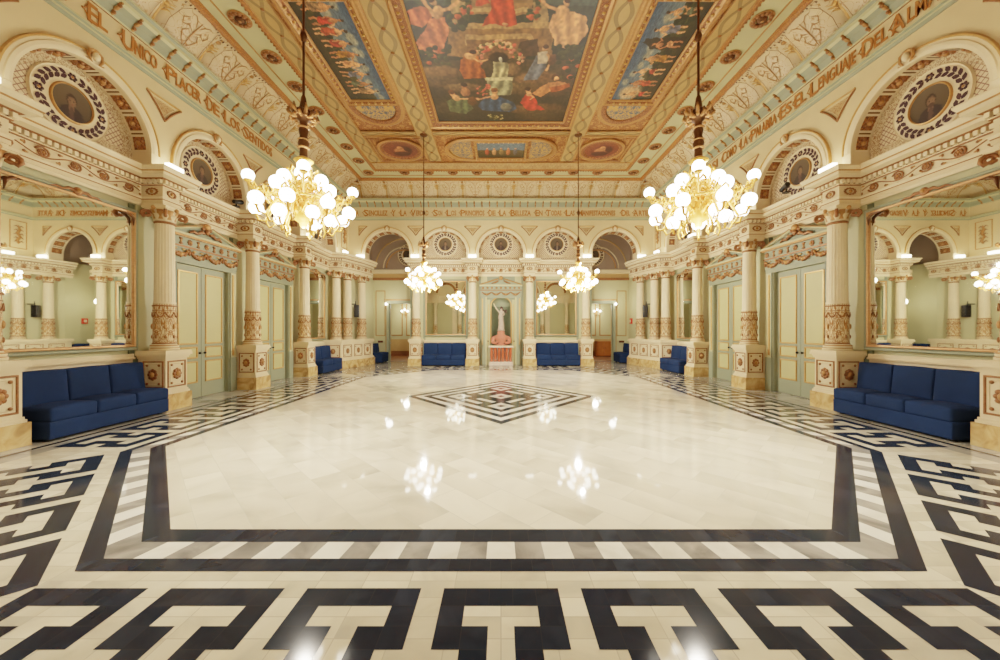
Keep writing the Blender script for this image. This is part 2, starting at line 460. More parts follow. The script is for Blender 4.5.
def side_wall(side):
    s = SG[side]; sl = 1 if side == 'left' else -1     # local x = +Y on the left, -Y on the right
    b = MB(wallM(side, XW))
    X = lambda y: sl*y
    # lower wall with a panelled dado
    def strip(y0, y1, z0, z1, m, d=0.):
        x0, x1 = sorted((X(y0), X(y1))); b.quad((x0, d, z0), (x1, d, z0), (x1, d, z1), (x0, d, z1), m)
    strip(YB, 14.3, 0, 4.2, 'mint_wall')
    strip(14.3, 16.5, 0, 4.2, 'mint_wall')
    for y in CY:                                           # pilaster behind each column
        x0, x1 = sorted((X(y-.36), X(y+.36))); b.box(x0, x1, -.03, 0, 0, 3.93, 'sage_dark')
        x0, x1 = sorted((X(y-.26), X(y+.26))); b.box(x0, x1, -.05, -.03, 1.1, 3.97, 'mint_pale')
    # dado ledge only in the mirror bays
    for y0, y1 in ((YB, CY[0]-.3), (CY[0]+.3, CY[1]-.3), (CY[3]+.3, 14.3)):
        x0, x1 = sorted((X(y0), X(y1)))
        b.box(x0, x1, -.035, 0, 0, 1.0, 'ivory'); b.box(x0, x1, -.085, 0, 1.0, 1.035, 'cream'); b.box(x0, x1, -.06, 0, 1.035, 1.10, 'ivory')
    struct(b.build('wall_'+side))
    u = MB(wallM(side, XU))
    for yc in SIDE_BAYS:
        arch_wall(u, X(yc), BAY/2, RI, 4.5, 6.42, 'cream_wall'); soffit(u, X(yc), .34); lunette(u, X(yc), .335)
    for y0, y1 in ((YB, SIDE_BAYS[0]-BAY/2), (SIDE_BAYS[-1]+BAY/2, YU+.3)):
        x0, x1 = sorted((X(y0), X(y1))); u.quad((x0, 0, 4.3), (x1, 0, 4.3), (x1, 0, 6.42), (x0, 0, 6.42), 'cream_wall')
    # solid backing up to the cove
    x0, x1 = sorted((X(YB), X(YU+.3))); u.quad((x0, .4, 4.0), (x1, .4, 4.0), (x1, .4, 7.9), (x0, .4, 7.9), 'cream_wall')
    struct(u.build('wall_'+side+'_upper'))
side_wall('left'); side_wall('right')
def far_wall():
    b = MB()
    # lower wall between the outer columns (mirrors and niche), solid block to the vestibule
    x1 = 3.95
    def fr(x0, x1, z0, z1, m, y=YL): b.quad((x0, y, z0), (x1, y, z0), (x1, y, z1), (x0, y, z1), m)
    fr(-x1, -.62, 0, 4.2, 'mint_wall'); fr(.62, x1, 0, 4.2, 'mint_wall')
    nb_ = b; struct(b.build('wall_far_shell')) if False else None
    b = MB()
    # niche with a round head
    n = 16; w, zs, zb, dp = .42, 2.62, .86, .42
    fr(-.62, .62, 0, zb, 'mint_wall')
    fr(-.62, -w, zb, 4.2, 'sage'); fr(w, .62, zb, 4.2, 'sage')
    for k in range(n):
        a, c = PI*k/n, PI*(k+1)/n
        b.quad((w*cos(c), YL, zs+w*sin(c)), (w*cos(a), YL, zs+w*sin(a)), (w*cos(a), YL, 4.2), (w*cos(c), YL, 4.2), 'sage')
    for k in range(n):                                     # half-round back and quarter-sphere head
        a, c = PI*k/n, PI*(k+1)/n
        P = lambda t, e: (w*cos(t)*cos(e), YL+dp*sin(t)*cos(e), zs+w*sin(e))
        b.quad((w*cos(a), YL+dp*sin(a), zb), (w*cos(c), YL+dp*sin(c), zb), P(c, 0), P(a, 0), 'sage_dark')
        for j in range(6):
            e0, e1 = PI/2*j/6, PI/2*(j+1)/6
            b.quad(P(a, e0), P(c, e0), P(c, e1), P(a, e1), 'sage')
    b.box(-w, w, YL, YL+dp, zb-.02, zb, 'cream')
    struct(b.build('wall_far_niche')); b = nb_
    for s in (-1, 1):
        pass
    for x in CX:
        b.box(x-.34, x+.34, YL-.03, YL, 0, 3.97, 'sage'); b.box(x-.24, x+.24, YL-.05, YL-.03, 1.1, 3.97, 'mint_pale')
    for s in (-1, 1):
        b.box(s*2.48-.96, s*2.48+.96, YL-.035, YL, 0, 1.0, 'ivory'); b.box(s*2.48-.96, s*2.48+.96, YL-.085, YL, 1.0, 1.035, 'cream')
        b.box(s*2.48-.96, s*2.48+.96, YL-.06, YL, 1.035, 1.10, 'ivory')
    struct(b.build('wall_far'))
    b = MB(); b.quad((-x1, 16.6, 0), (x1, 16.6, 0), (x1, 16.6, 4.7), (-x1, 16.6, 4.7), 'mauve')
    for s in (-1, 1):
        X = s*x1; b.quad((X, YL, 0), (X, 16.6, 0), (X, 16.6, 4.7), (X, YL, 4.7), 'mint_pale')
    struct(b.build('wall_far_back'))
    u = MB(Matrix.Translation((0, YU, 0)))
    for i, xc in enumerate(FAR_BAYS):
        arch_wall(u, xc, 1.24, RI, 4.5, 6.42, 'cream_wall'); soffit(u, xc, .5 if i in (0, 4) else .335)
        if i not in (0, 4): lunette(u, xc, .33)
    for s in (-1, 1):
        x0, x1 = sorted((s*6.2, s*(XU+.02))); u.quad((x0, 0, 4.3), (x1, 0, 4.3), (x1, 0, 6.42), (x0, 0, 6.42), 'cream_wall')
    u.quad((-7, .4, 6.0), (7, .4, 6.0), (7, .4, 7.95), (-7, .4, 7.95), 'cream_wall')
    struct(u.build('wall_far_upper'))
    # wall behind the camera
    w_ = MB()
    w_.quad((7.1, YB, 0), (-7.1, YB, 0), (-7.1, YB, 4), (7.1, YB, 4), 'mint_wall'); w_.quad((7.1, YB, 4), (-7.1, YB, 4), (-7.1, YB, 8), (7.1, YB, 8), 'cream_wall')
    for x in (-4.2, -1.4, 1.4, 4.2):
        w_.box(x-.2, x+.2, YB, YB+.1, 0, 4.0, 'ivory')
    for x in (-2.8, 0, 2.8):
        w_.box(x-.75, x+.75, YB, YB+.05, 0, 3.0, 'sage'); w_.box(x-.6, x+.6, YB+.05, YB+.06, .9, 2.8, 'panel_green')
    w_.box(-7, 7, YB, YB+.15, 4.0, 4.65, 'cream')
    for x in FAR_BAYS:
        for k in range(24):
            a, c = PI*k/24, PI*(k+1)/24
            for r0, r1, m, d in ((.97, 1.08, 'ivory', .06), (1.08, 1.13, 'gold_bright', .06), (.75, .95, 'orn_coffer', .01)):
                w_.quad(*[(x-r*cos(t), YB+d, SPR+r*sin(t)) for r, t in ((r0, a), (r0, c), (r1, c), (r1, a))], m)
        w_.lathe([(0, -.01), (.28, 0)], 'umber', 20) if False else None
    for x in CX+[-5.9, 5.9]:
        w_.lathe([(.17, 1.1), (.16, 2.1), (.15, 3.7), (.24, 3.95)], 'ivory', 20, (x, YB+.3, 0)); w_.box(x-.26, x+.26, YB, YB+.55, 0, 1.12, 'ivory'); w_.box(x-.25, x+.25, YB, YB+.55, 3.95, 4.7, 'cream')
        w_.lathe([(.185, 1.3), (.18, 2.05)], 'orn_column', 20, (x, YB+.3, 0), nu=5)
    struct(w_.build('wall_near'))
far_wall()

# ------------------------------------------------------------------ corner blocks (stepped pedestals under the corner columns)
BLK = [(6.95, 14.2), (6.36, 14.33), (5.99, 15.68), (5.88, 16.3), (5.88, 16.5), (6.24, 16.5), (6.33, 16.2), (6.90, 14.55)]
def off_poly(P, d):
    out = []
    n = len(P)
    for i in range(n):
        a, p, c = Vector(P[i-1]), Vector(P[i]), Vector(P[(i+1) % n])
        n1 = (p-a).normalized(); n2 = (c-p).normalized()
        n1 = Vector((n1.y, -n1.x)); n2 = Vector((n2.y, -n2.x))
        k = n1+n2; m = p+k/max(.3, k.dot(n1))*d
        out.append((m.x, m.y))
    return out
def area(P): return sum(P[i][0]*P[(i+1) % len(P)][1]-P[(i+1) % len(P)][0]*P[i][1] for i in range(len(P)))
def relief_panel(b, w, h, big=.1):
    """gilt framed panel with a rosette and four studs, centred on the local origin, facing -y"""
    b.rframe(-w/2, w/2, -h/2, h/2, [(0, 0), (.008, -.014), (.022, -.014), (.03, 0)], 'copper')
    b.rframe(-w/2+.05, w/2-.05, -h/2+.05, h/2-.05, [(0, 0), (.006, -.008), (.012, -.008), (.018, 0)], 'cream')
    rosette(b, 0, 0, big, sz=1.25)
    for sx in (-1, 1):
        for sz in (-1, 1): b.ball((sx*(w/2-.085), -.006, sz*(h/2-.085)), .026, 'copper', 8, 4, (1, .7, 1))
def rosette(b, x, z, R, m1='copper', m2='gold', y=0., sz=1.):
    for k in range(8):
        t = k*PI/4
        b.ball((x+R*.62*cos(t), y-.012, z+sz*R*.62*sin(t)), R*.38, m1, 7, 4, (1, .55, 1))
    b.ball((x, y-.02, z), R*.46, m2, 10, 5, (1, .9, sz))
def corner_block(side):
    s = SG[side]
    lab = ('cream corner pedestal with gilt rosette panels under the black speaker, left of the far arches' if side == 'left'
           else 'cream corner pedestal with gilt rosette panels under the black speaker, right of the far arches')
    t = thing('corner_pedestal', lab, 'pedestal')
    P = [(s*x, y) for x, y in BLK]
    if area(P) < 0: P = P[::-1]
    def pr(name, z0, z1, d, m):
        b = MB(); b.prism(off_poly(P, d), z0, z1, m); return b.build(name, t)
    pr('plinth', 0, .31, .08, 'marble_beige')
    b = MB()
    for z0, z1, d in ((.31, .36, .05), (.36, .40, .025), (.40, 1.0, 0), (1.0, 1.04, .03), (1.04, 1.10, .06), (1.10, 1.15, .05)): b.prism(off_poly(P, d), z0, z1, 'ivory')
    b.build('pedestal', t)
    Q = [(s*x, y) for x, y in BLK]
    for (i, ts) in ((0, (.5,)), (1, (.27, .75)), (2, (.5,))):
        a, c = Vector(Q[i]), Vector(Q[i+1]); L = (c-a).length
        for k in ts:
            p = a.lerp(c, k); d = (c-a).normalized()*(1 if s < 0 else -1)
            w = min(.52, L/len(ts)-.1)
            if w < .2: continue
            b = MB(); relief_panel(b, w, .5, .1)
            o = b.build('pedestal_panel', t); o.location = (p.x, p.y, .70); o.rotation_euler = (0, 0, math.atan2(d.y, d.x))
    return t
corner_block('left'); corner_block('right')
# wall above the corner blocks
for side in ('left', 'right'):
    s = SG[side]; b = MB()
    pts = [(s*7.0, 14.55), (s*6.42, 16.2), (s*6.30, 16.6), (s*6.30, YV)]
    for i in range(len(pts)-1):
        (x0, y0), (x1, y1) = pts[i], pts[i+1]
        if s > 0: (x0, y0), (x1, y1) = (x1, y1), (x0, y0)
        b.quad((x0, y0, 0), (x1, y1, 0), (x1, y1, 4.7), (x0, y0, 4.7), 'mint_wall')
    o = struct(b.build('wall_%s_corner' % side))

# ------------------------------------------------------------------ ENTABLATURES and upper frieze
ENT = [(p_[0], p_[1]-.045) for p_ in [(0, 3.98), (.0, 4.04), (.015, 4.04), (.015, 4.10), (.022, 4.10), (.022, 4.115), (.045, 4.15), (0, 4.15), (0, 4.37), (.03, 4.37), (.03, 4.385), (.03, 4.40), (.03, 4.47), (.06, 4.47), (.10, 4.495), (.19, 4.52), (.20, 4.525), (.20, 4.575), (.215, 4.575), (.215, 4.595), (.245, 4.645), (.25, 4.66), (.25, 4.68), (-.25, 4.70)]]
ENTM = ['ivory', 'ivory', 'cream', 'copper', 'copper', 'ivory', 'ivory', 'cream', 'copper', 'copper', 'ivory', 'umber', 'ivory', 'copper', 'ivory', 'ivory', 'ivory', 'gold', 'gold', 'ivory', 'ivory', 'ivory', 'cream']
def scroll(b, p0, p1, z0, z1, y=0., m='copper'):
    """running foliage between p0 and p1 (local x), on a plane facing -y"""
    L = p1-p0; zc = (z0+z1)/2; A = (z1-z0)*.36
    if L < .12: return
    if L < .45:                                            # short block: one palmette
        for k in range(7):
            t = PI*k/6
            for s in (-1, 1): b.ball((p0+L/2+s*0+.3*L*cos(t)*1., y-.008, zc+s*A*.8*sin(t)), A*.28, m, 6, 4, (1.5, .5, .8))
        b.ball((p0+L/2, y-.015, zc), A*.5, 'gold', 8, 4, (1, .6, 1)); return
    n = max(1, round(L/.40)); w = L/n; h = A*1.25
    b.tube([(p0+L*k/(n*10), y-.008, zc+.62*h*sin(2*PI*k/20)) for k in range(n*10+1)], .010, m, 4)
    for i in range(n):
        sg = 1 if i % 2 == 0 else -1; cx = p0+(i+.5)*w; cy = zc-sg*.12*h
        pts = []
        for k in range(15):
            t = k/14; a = -sg*PI*.9+sg*t*2.9*PI; r = h*.92*(1-.62*t)
            pts.append((cx+r*1.15*cos(a), y-.012, cy+r*sin(a)))
        b.tube(pts, [.016*(1-.4*k/14) for k in range(15)], m, 5)
        for k in range(6): b.ball((cx+.034*cos(k*PI/3), y-.016, cy+.034*sin(k*PI/3)), .021, m, 6, 3, (1, .5, 1))
        b.ball((cx, y-.022, cy), .018, 'gold', 6, 4)
        for (dx, dz, ex, ez) in ((-.46, .75, 1.7, .8), (.46, .75, 1.7, .8), (-.5, -.7, .9, 1.5), (.5, -.7, 1.3, 1.1), (0, 1.15, 1.5, .7)):
            b.ball((cx+dx*w, y-.010, zc+sg*dz*h), .021, 'gold' if dz > 0 else m, 6, 3, (ex, .45, ez))
def entablature(idx, path):
    b = MB(); b.sweep(path, ENT, ENTM)
    root = struct(b.build('trim_%d' % idx))
    sc = MB(); dn = MB()
    for i in range(len(path)-1):
        a, c = Vector(path[i]), Vector(path[i+1]); L = (c-a).length
        if L < .1: continue
        d = (c-a)/L; Mx = Matrix.Translation((a.x, a.y, 0)) @ Matrix.Rotation(math.atan2(d.y, d.x), 4, 'Z')
        sc.M = Mx; scroll(sc, .04, L-.04, 4.115, 4.32)
        dn.M = Mx
        k = int((L+.1)/.085)
        for j in range(k):
            x = -.05+(L+.1)*(j+.5)/k; dn.box(x-.026, x+.026, -.085, -.02, 4.358, 4.425, 'ivory')
    sc.build('frieze_scroll', root); dn.build('dentil_course', root)
    return root
def side_path():
    P = [(6.92, YB)]
    for y in CY: P += [(6.92, y-.18), (6.51, y-.18), (6.51, y+.18), (6.92, y+.18)]
    P += [(6.92, 14.45), (6.40, 14.56), (6.06, 15.66), (5.94, 16.24), (5.94, 16.6)]
    return P
PS = side_path()
PF = [(-3.97, 16.6)]
for x in CX: PF += [(x-.25, 15.60), (x+.25, 15.60)] if x == CX[0] else ([(x-.25, 15.98), (x-.25, 15.60), (x+.25, 15.60)])
PF = [(-3.94, 16.5)]
for x in CX: PF += [(x-.22, 16.03), (x-.22, 15.62), (x+.22, 15.62), (x+.22, 16.03)]
PF = [PF[0], (-3.94, 15.62)]+PF[3:-2]+[(3.94, 15.62), (3.94, 16.5)]
entablature(1, [(-x, y) for x, y in PS])
entablature(2, [(x, y) for x, y in reversed(PS)])
entablature(3, PF)
# upper frieze: green moulding, inscription band, bracket band, cornice
FRZ = [(0, 6.34), (.03, 6.34), (.05, 6.38), (.05, 6.41), (.08, 6.43), (.08, 6.46), (.02, 6.48), (.02, 6.87), (.05, 6.87), (.06, 6.90), (.07, 6.92), (.12, 7.0), (.20, 7.06), (.24, 7.10), (.30, 7.11), (.34, 7.15), (.34, 7.19), (-.05, 7.21)]
FRZM = ['sage', 'sage', 'mint_pale', 'sage', 'mint_pale', 'sage', 'cream_wall', 'copper', 'mint_pale', 'sage', 'sage', 'sage', 'mint_pale', 'mint_pale', 'sage', 'mint_pale', 'sage']
BR = None
def bracket_mesh():
    b = MB()
    b.tube([(0, -.05, 6.90), (0, -.10, 6.93), (0, -.09, 6.98), (0, -.14, 7.0), (0, -.19, 7.03), (0, -.17, 7.07), (0, -.25, 7.085)], [.022, .03, .024, .034, .026, .034, .02], 'gold', 6)
    b.ball((0, -.10, 6.93), .032, 'copper', 7, 4); b.ball((0, -.20, 7.04), .036, 'copper', 7, 4)
    return b
def frieze(idx, side, length_range):
    s = side
    b = MB()
    if s == 'left': path = [(-XU, YB), (-XU, YU)]
    elif s == 'right': path = [(XU, YU), (XU, YB)]
    else: path = [(-XU, YU), (XU, YU)]
    # mitred ends: extend the sweep with the neighbouring directions
    full = [(-XU, YB), (-XU, YU), (XU, YU), (XU, YB)]
    b.sweep(full, FRZ, FRZM)
    # keep only this side's strips
    n = len(FRZ)-1; k = {'left': 0, 'far': 1, 'right': 2}[s]
    b.F = b.F[k*n:(k+1)*n]; b.MI = b.MI[k*n:(k+1)*n]; b.SM = b.SM[k*n:(k+1)*n]
    used = sorted({i for f in b.F for i in f}); mp = {o: i for i, o in enumerate(used)}
    b.V = [b.V[i] for i in used]; b.U = [b.U[i] for i in used]; b.F = [tuple(mp[i] for i in f) for f in b.F]
    root = struct(b.build('trim_%d' % idx))
    return root
TR_L = frieze(4, 'left', None); TR_F = frieze(5, 'far', None); TR_R = frieze(6, 'right', None)
proto_b = None
def brackets(root, side, a0, a1, step):
    global proto_b
    n = int((a1-a0)/step)
    for i in range(n+1):
        a = a0+(a1-a0)*i/n
        if proto_b is None: o = bracket_mesh().build('frieze_bracket', root); proto_b = o
        else: o = part_copy(proto_b, root)
        o.location = ((-XU, a, 0) if side == 'left' else (XU, a, 0) if side == 'right' else (a, YU, 0)); o.rotation_euler = (0, 0, RZ[side])
brackets(TR_L, 'left', 4.4, 15.25, .335); brackets(TR_R, 'right', 4.4, 15.25, .335); brackets(TR_F, 'far', -6.12, 6.12, .325)
def word(root, text, side, a0, a1, z=6.545, h=.25):
    """one word of the inscription: a large initial and smaller capitals, fitted between a0 and a1 along the wall"""
    sl = {'left': 1, 'right': -1, 'far': 1}[side]
    if side == 'right': pass
    W = abs(a1-a0); 
    grp = []
    parts = [(text[0], 1.22)]+([(text[1:], 1.0)] if len(text) > 1 else [])
    wi = .22 if len(text) > 1 else W
    if len(text) == 2: wi = W*.5
    x = 0
    for i, (tx, k) in enumerate(parts):
        cu = bpy.data.curves.new('inscription_word', 'FONT'); cu.body = tx; cu.size = h*1.38*k; cu.extrude = .006; cu.offset = .007; cu.resolution_u = 2
        o = bpy.data.objects.new('inscription_initial' if i == 0 else 'inscription_letters', cu); COL.objects.link(o); o.parent = root
        cu.materials.append(MATS['letter'])
        bpy.context.view_layer.update()
        tw = max(o.dimensions.x, .02); want = (wi if i == 0 else W-wi)*.94
        o.scale = (want/tw if want/tw < 1.6 else 1.6, 1, 1)
        aa = a0+sl*x
        d = .035
        zz = z-(.02 if i == 0 else 0)
        o.location = ((-XU+d, aa, zz) if side == 'left' else (XU-d, aa, zz) if side == 'right' else (aa, YU-d, zz))
        o.rotation_euler = (PI/2, 0, RZ[side])
        x += wi
    # flourish around the initial
    b = MB(); 
    for s in (-1, 1):
        b.tube([(-.02*s+wi*.4-.0, -.03, z+.12+s*.17), (wi*.25, -.034, z+.12+s*.12), (wi*.02, -.034, z+.12+s*.05), (-.035, -.034, z+.12)], [.004, .012, .012, .006], 'letter', 4)
    b.ball((-.045, -.03, z+.12), .02, 'letter', 6, 4, (1, .4, 1))
    o = b.build('inscription_flourish', root); o.location = ((-XU, a0, 0) if side == 'left' else (XU, a0, 0) if side == 'right' else (a0, YU, 0)); o.rotation_euler = (0, 0, RZ[side])
plain('letter', (176, 112, 56), rough=.5, metal=.1, scale=20, var=.12)
def ydep(px): return 6.62*360/abs(px-501)
for tx, p0, p1 in (('EL', 86, 107), ('UNICO', 121, 158), ('PLACER', 165, 202), ('DE', 206, 219), ('LOS', 223, 240), ('SENTIDOS', 243, 273)):
    word(TR_L, tx, 'left', ydep(p0), ydep(p1))
word(TR_L, 'ES', 'left', 5.15, 5.5); word(TR_L, 'MUSICA', 'left', 3.7, 5.0)
for tx, p0, p1 in (('ALMA', 892, 942), ('DEL', 861, 888), ('LENGUAJE', 809, 858), ('EL', 794, 806), ('ES', 779, 792), ('PALABRA', 750, 778), ('LA', 740, 748), ('COMO', 722, 737), ('ASI', 708, 718)):
    word(TR_R, tx, 'right', ydep(p1) if False else ydep(p0), ydep(p1))
fx = lambda px: (px-501)*15.7/360
for tx, p0, p1 in (('LA', 353, 359), ('SENCILLEZ', 363.5, 388.5), ('Y', 392, 396), ('LA', 400, 407), ('VERDAD', 411, 429), ('SON', 433, 442.5), ('LOS', 446, 456.5), ('PRINCIPIOS', 460, 485.5), ('DE', 488.5, 495.5),
                   ('LA', 499, 506.5), ('BELLEZA', 510, 531.5), ('EN', 535, 542.5), ('TODAS', 546, 562), ('LAS', 565, 575), ('MANIFESTACIONES', 577.5, 617.5), ('DEL', 621, 630), ('ARTE', 633.5, 648)):
    word(TR_F, tx, 'far', fx(p0), fx(p1), h=.22)

# ------------------------------------------------------------------ ARCADE DRESSING
def archivolt_mesh():
    b = MB(); n = 36
    prof = [(RI, 0), (RI, -.035), (RI+.045, -.05), (RI+.09, -.05), (RI+.10, -.035), (RI+.135, -.035), (RI+.145, -.05), (RI+.165, -.05), (RI+.17, 0)]
    mm = ['ivory', 'ivory', 'ivory', 'cream', 'ivory', 'gold_bright', 'gold_bright', 'gold_bright']
    for j in range(len(prof)-1):
        (r0, y0), (r1, y1) = prof[j], prof[j+1]
        for k in range(n):
            a, c = PI*k/n, PI*(k+1)/n
            b.quad(*[(r*cos(t), y, SPR+r*sin(t)) for r, y, t in ((r0, y0, a), (r0, y0, c), (r1, y1, c), (r1, y1, a))], mm[j])
    for s in (-1, 1):
        x0, x1 = sorted((s*RI, s*(RI+.165))); b.box(x0, x1, -.035, 0, 4.66, SPR, 'ivory')
    return b
def coffer_mesh(dy):
    b = MB(); n = 9
    for k in range(n):
        a, c = PI*(k+.12)/n, PI*(k+.88)/n; m4 = 5
        for i in range(m4):
            p, q = a+(c-a)*i/m4, a+(c-a)*(i+1)/m4
            def P(t, y, r): return (r*cos(t), y, SPR+r*sin(t))
            r = RI-.006
            b.quad(P(p, .06, r), P(q, .06, r), P(q, dy-.05, r), P(p, dy-.05, r), 'orn_coffer', [(k+i/m4*.9, .0), (k+(i+1)/m4*.9, 0), (k+(i+1)/m4*.9, .8), (k+i/m4*.9, .8)])
        for t0, t1 in ((a-.02, a+.012), (c-.012, c+.02)):
            r = RI-.012; b.quad(P(t0, .05, r), P(t1, .05, r), P(t1, dy-.04, r), P(t0, dy-.04, r), 'ivory')
        m = (a+c)/2; r = RI-.015
        b.ball((r*cos(m), (dy+.02)/2, SPR+r*sin(m)), .05, 'gold', 8, 5, (1, 1, 1))
        for e in range(6):
            b.ball((r*cos(m+.075*cos(e*PI/3)), (dy+.02)/2+.075*sin(e*PI/3), SPR+r*sin(m+.075*cos(e*PI/3))), .032, 'copper', 6, 4)
        t0, t1 = c+.03, PI*(k+1)/n+PI*.12/n-.03                # painted bar between coffers
        if k < n-1: b.quad(P(t0, .06, RI-.008), P(t1, .06, RI-.008), P(t1, dy-.05, RI-.008), P(t0, dy-.05, RI-.008), 'bronze')
    return b
def keystone_mesh():
    b = MB(); z = SPR+RI+.11
    b.ball((0, -.08, z), .055, 'ivory', 9, 6, (1, .9, 1.3)); b.ball((0, -.07, z+.09), .04, 'gold', 7, 4, (1.6, .8, .8))
    for s in (-1, 1):
        b.tube([(s*.03, -.07, z+.10), (s*.09, -.07, z+.06), (s*.10, -.07, z-.03), (s*.06, -.07, z-.10), (s*.13, -.06, z-.08)], [.022, .026, .022, .02, .01], 'gold', 6)
    return b
def spandrel_mesh(half=0):
    """curved triangle between two arches; half = +-1 keeps one side (at the corners)"""
    b = MB(); zt = 6.08; hw = BAY/2; R = 1.479
    def zc(x): return SPR+math.sqrt(max(0, R*R-(hw-abs(x))**2))
    W = .36
    xs = [-W+2*W*k/24 for k in range(25)]
    if half: xs = [x for x in xs if x*half >= -1e-9]
    lo = [(x, 0, min(zt, zc(x))) for x in xs]
    out = [(x, -.016, z) for x, _, z in lo]
    b.tube(out, .020, 'copper', 5); b.tube([(xs[0], -.016, zt), (xs[-1], -.016, zt)], .020, 'gold_bright', 5)
    if half: b.tube([(0, -.016, zt), (0, -.016, zc(0))], .016, 'gold', 5)
    for i in range(len(xs)-1):
        x0, x1 = xs[i]*.62, xs[i+1]*.62
        z0, z1 = min(zt-.06, zt-.06-(zt-zc(xs[i]))*.62), min(zt-.06, zt-.06-(zt-zc(xs[i+1]))*.62)
        if zt-.06-z0 < .004 and zt-.06-z1 < .004: continue
        b.quad((x0, -.006, z0), (x1, -.006, z1), (x1, -.006, zt-.06), (x0, -.006, zt-.06), 'orn_tan', [(x0*2+.5, z0*2), (x1*2+.5, z1*2), (x1*2+.5, zt*2), (x0*2+.5, zt*2)])
    return b
PA = {}
def put(key, fn, root, side, lat, along, name):
    if key not in PA: PA[key] = o = fn().build(name, root)
    else: o = part_copy(PA[key], root); o.name = name
    o.location = ((-lat, along, 0) if side == 'left' else (lat, along, 0) if side == 'right' else (along, lat, 0)); o.rotation_euler = (0, 0, RZ[side])
def arcade(idx, side, bays, lat, hw):
    root = struct(empty('trim_%d' % idx))
    for i, a in enumerate(bays):
        put('av', archivolt_mesh, root, side, lat, a, 'archivolt')
        deep = side == 'far' and i in (0, len(bays)-1)
        put('cf%d' % deep, lambda: coffer_mesh(.48 if deep else .33), root, side, lat, a, 'coffer_band')
        put('ks', keystone_mesh, root, side, lat, a, 'keystone_mask')
        if i: put('sp', spandrel_mesh, root, side, lat, a-hw, 'spandrel_panel')
    if side == 'far':
        put('sh1', lambda: spandrel_mesh(1), root, side, lat, bays[0]-hw-.0, 'spandrel_panel'); put('sh-1', lambda: spandrel_mesh(-1), root, side, lat, bays[-1]+hw, 'spandrel_panel')
    else:
        e = bays[-1]+hw
        def pil():
            b = MB(); b.rframe(-.28, .28, 5.0, 6.18, [(0, 0), (.008, -.02), (.025, -.02), (.035, 0)], 'gold')
            b.tube([(.0, -.02, 5.2), (.05, -.03, 5.35), (-.04, -.03, 5.5), (.05, -.03, 5.65), (-.03, -.03, 5.8), (.02, -.02, 5.98)], [.02, .05, .04, .055, .045, .02], 'gold', 6)
            for k in range(5):
                for s in (-1, 1): b.tube([(0, -.02, 5.25+k*.16), (s*.09, -.03, 5.32+k*.16), (s*.15, -.02, 5.27+k*.16)], [.02, .02, .01], 'copper', 5)
            return b
        put('pil', pil, root, side, lat, 15.25, 'relief_panel')
        put('sh%d' % (-1 if side == 'left' else 1), lambda: spandrel_mesh(-1 if side == 'left' else 1), root, side, lat, e, 'spandrel_panel')
    return root
arcade(7, 'left', SIDE_BAYS[1:], XU, BAY/2); arcade(8, 'right', SIDE_BAYS[1:], XU, BAY/2); arcade(9, 'far', FAR_BAYS, YU, 1.24)

# ------------------------------------------------------------------ PORTRAIT MEDALLIONS
def colour_attr(me, cols):
    a = me.color_attributes.new('Col', 'FLOAT_COLOR', 'POINT'); a.data.foreach_set('color', np.asarray(cols, dtype=np.float32).ravel())
def lin_np(c): 
    c = np.clip(c, 0, 1); return np.where(c <= .04045, c/12.92, ((c+.055)/1.055)**2.4)
def portrait_mesh(R, seed):
    rg = random.Random(seed); nr, ns = 16, 48
    V = [(0, 0, 0)]; F = []
    for i in range(1, nr+1):
        for k in range(ns): V.append((R*i/nr*cos(2*PI*k/ns), 0, R*i/nr*sin(2*PI*k/ns)))
    for k in range(ns): F.append((0, 1+k, 1+(k+1) % ns))
    for i in range(nr-1):
        for k in range(ns): F.append((1+i*ns+k, 1+(i+1)*ns+k, 1+(i+1)*ns+(k+1) % ns, 1+i*ns+(k+1) % ns))
    me = bpy.data.meshes.new('portrait'); me.from_pydata(V, [], F)
    P = np.array(V)/R; x, z = P[:, 0], P[:, 2]
    base = np.array([74, 62, 44])/255+.05*np.stack([z]*3, 1)
    def el(cx, cz, rx, rz, c, soft=.12):
        nonlocal base
        d = ((x-cx)/rx)**2+((z-cz)/rz)**2; a = np.clip((1-d)/soft, 0, 1)[:, None]; base = base*(1-a)+np.array(c)/255*a
    hx = rg.uniform(-.08, .08)
    el(hx, -.75, .62, .62, (40, 30, 28)); el(hx, -.28, .14, .3, (96, 70, 52)); el(hx, -.62, .12, .4, (104, 92, 76) if rg.random() < .5 else (70, 50, 42))
    el(hx, .16, .27, .36, (44, 30, 24)); el(hx+.02, .08, .21, .29, (104, 78, 56)); el(hx+.07, .06, .1, .2, (116, 88, 62))
    for s in (-1, 1): el(hx+.02+s*.08, .12, .035, .022, (50, 34, 28))
    if rg.random() < .6: el(hx+.02, -.12, .15, .13, (64, 44, 34))
    else: el(hx+.02, -.06, .06, .02, (120, 66, 56))
    colour_attr(me, np.concatenate([lin_np(base), np.ones((len(V), 1))], 1))
    me.materials.append(MATS['painted_canvas']); return me
ring_o = wreath_o = None
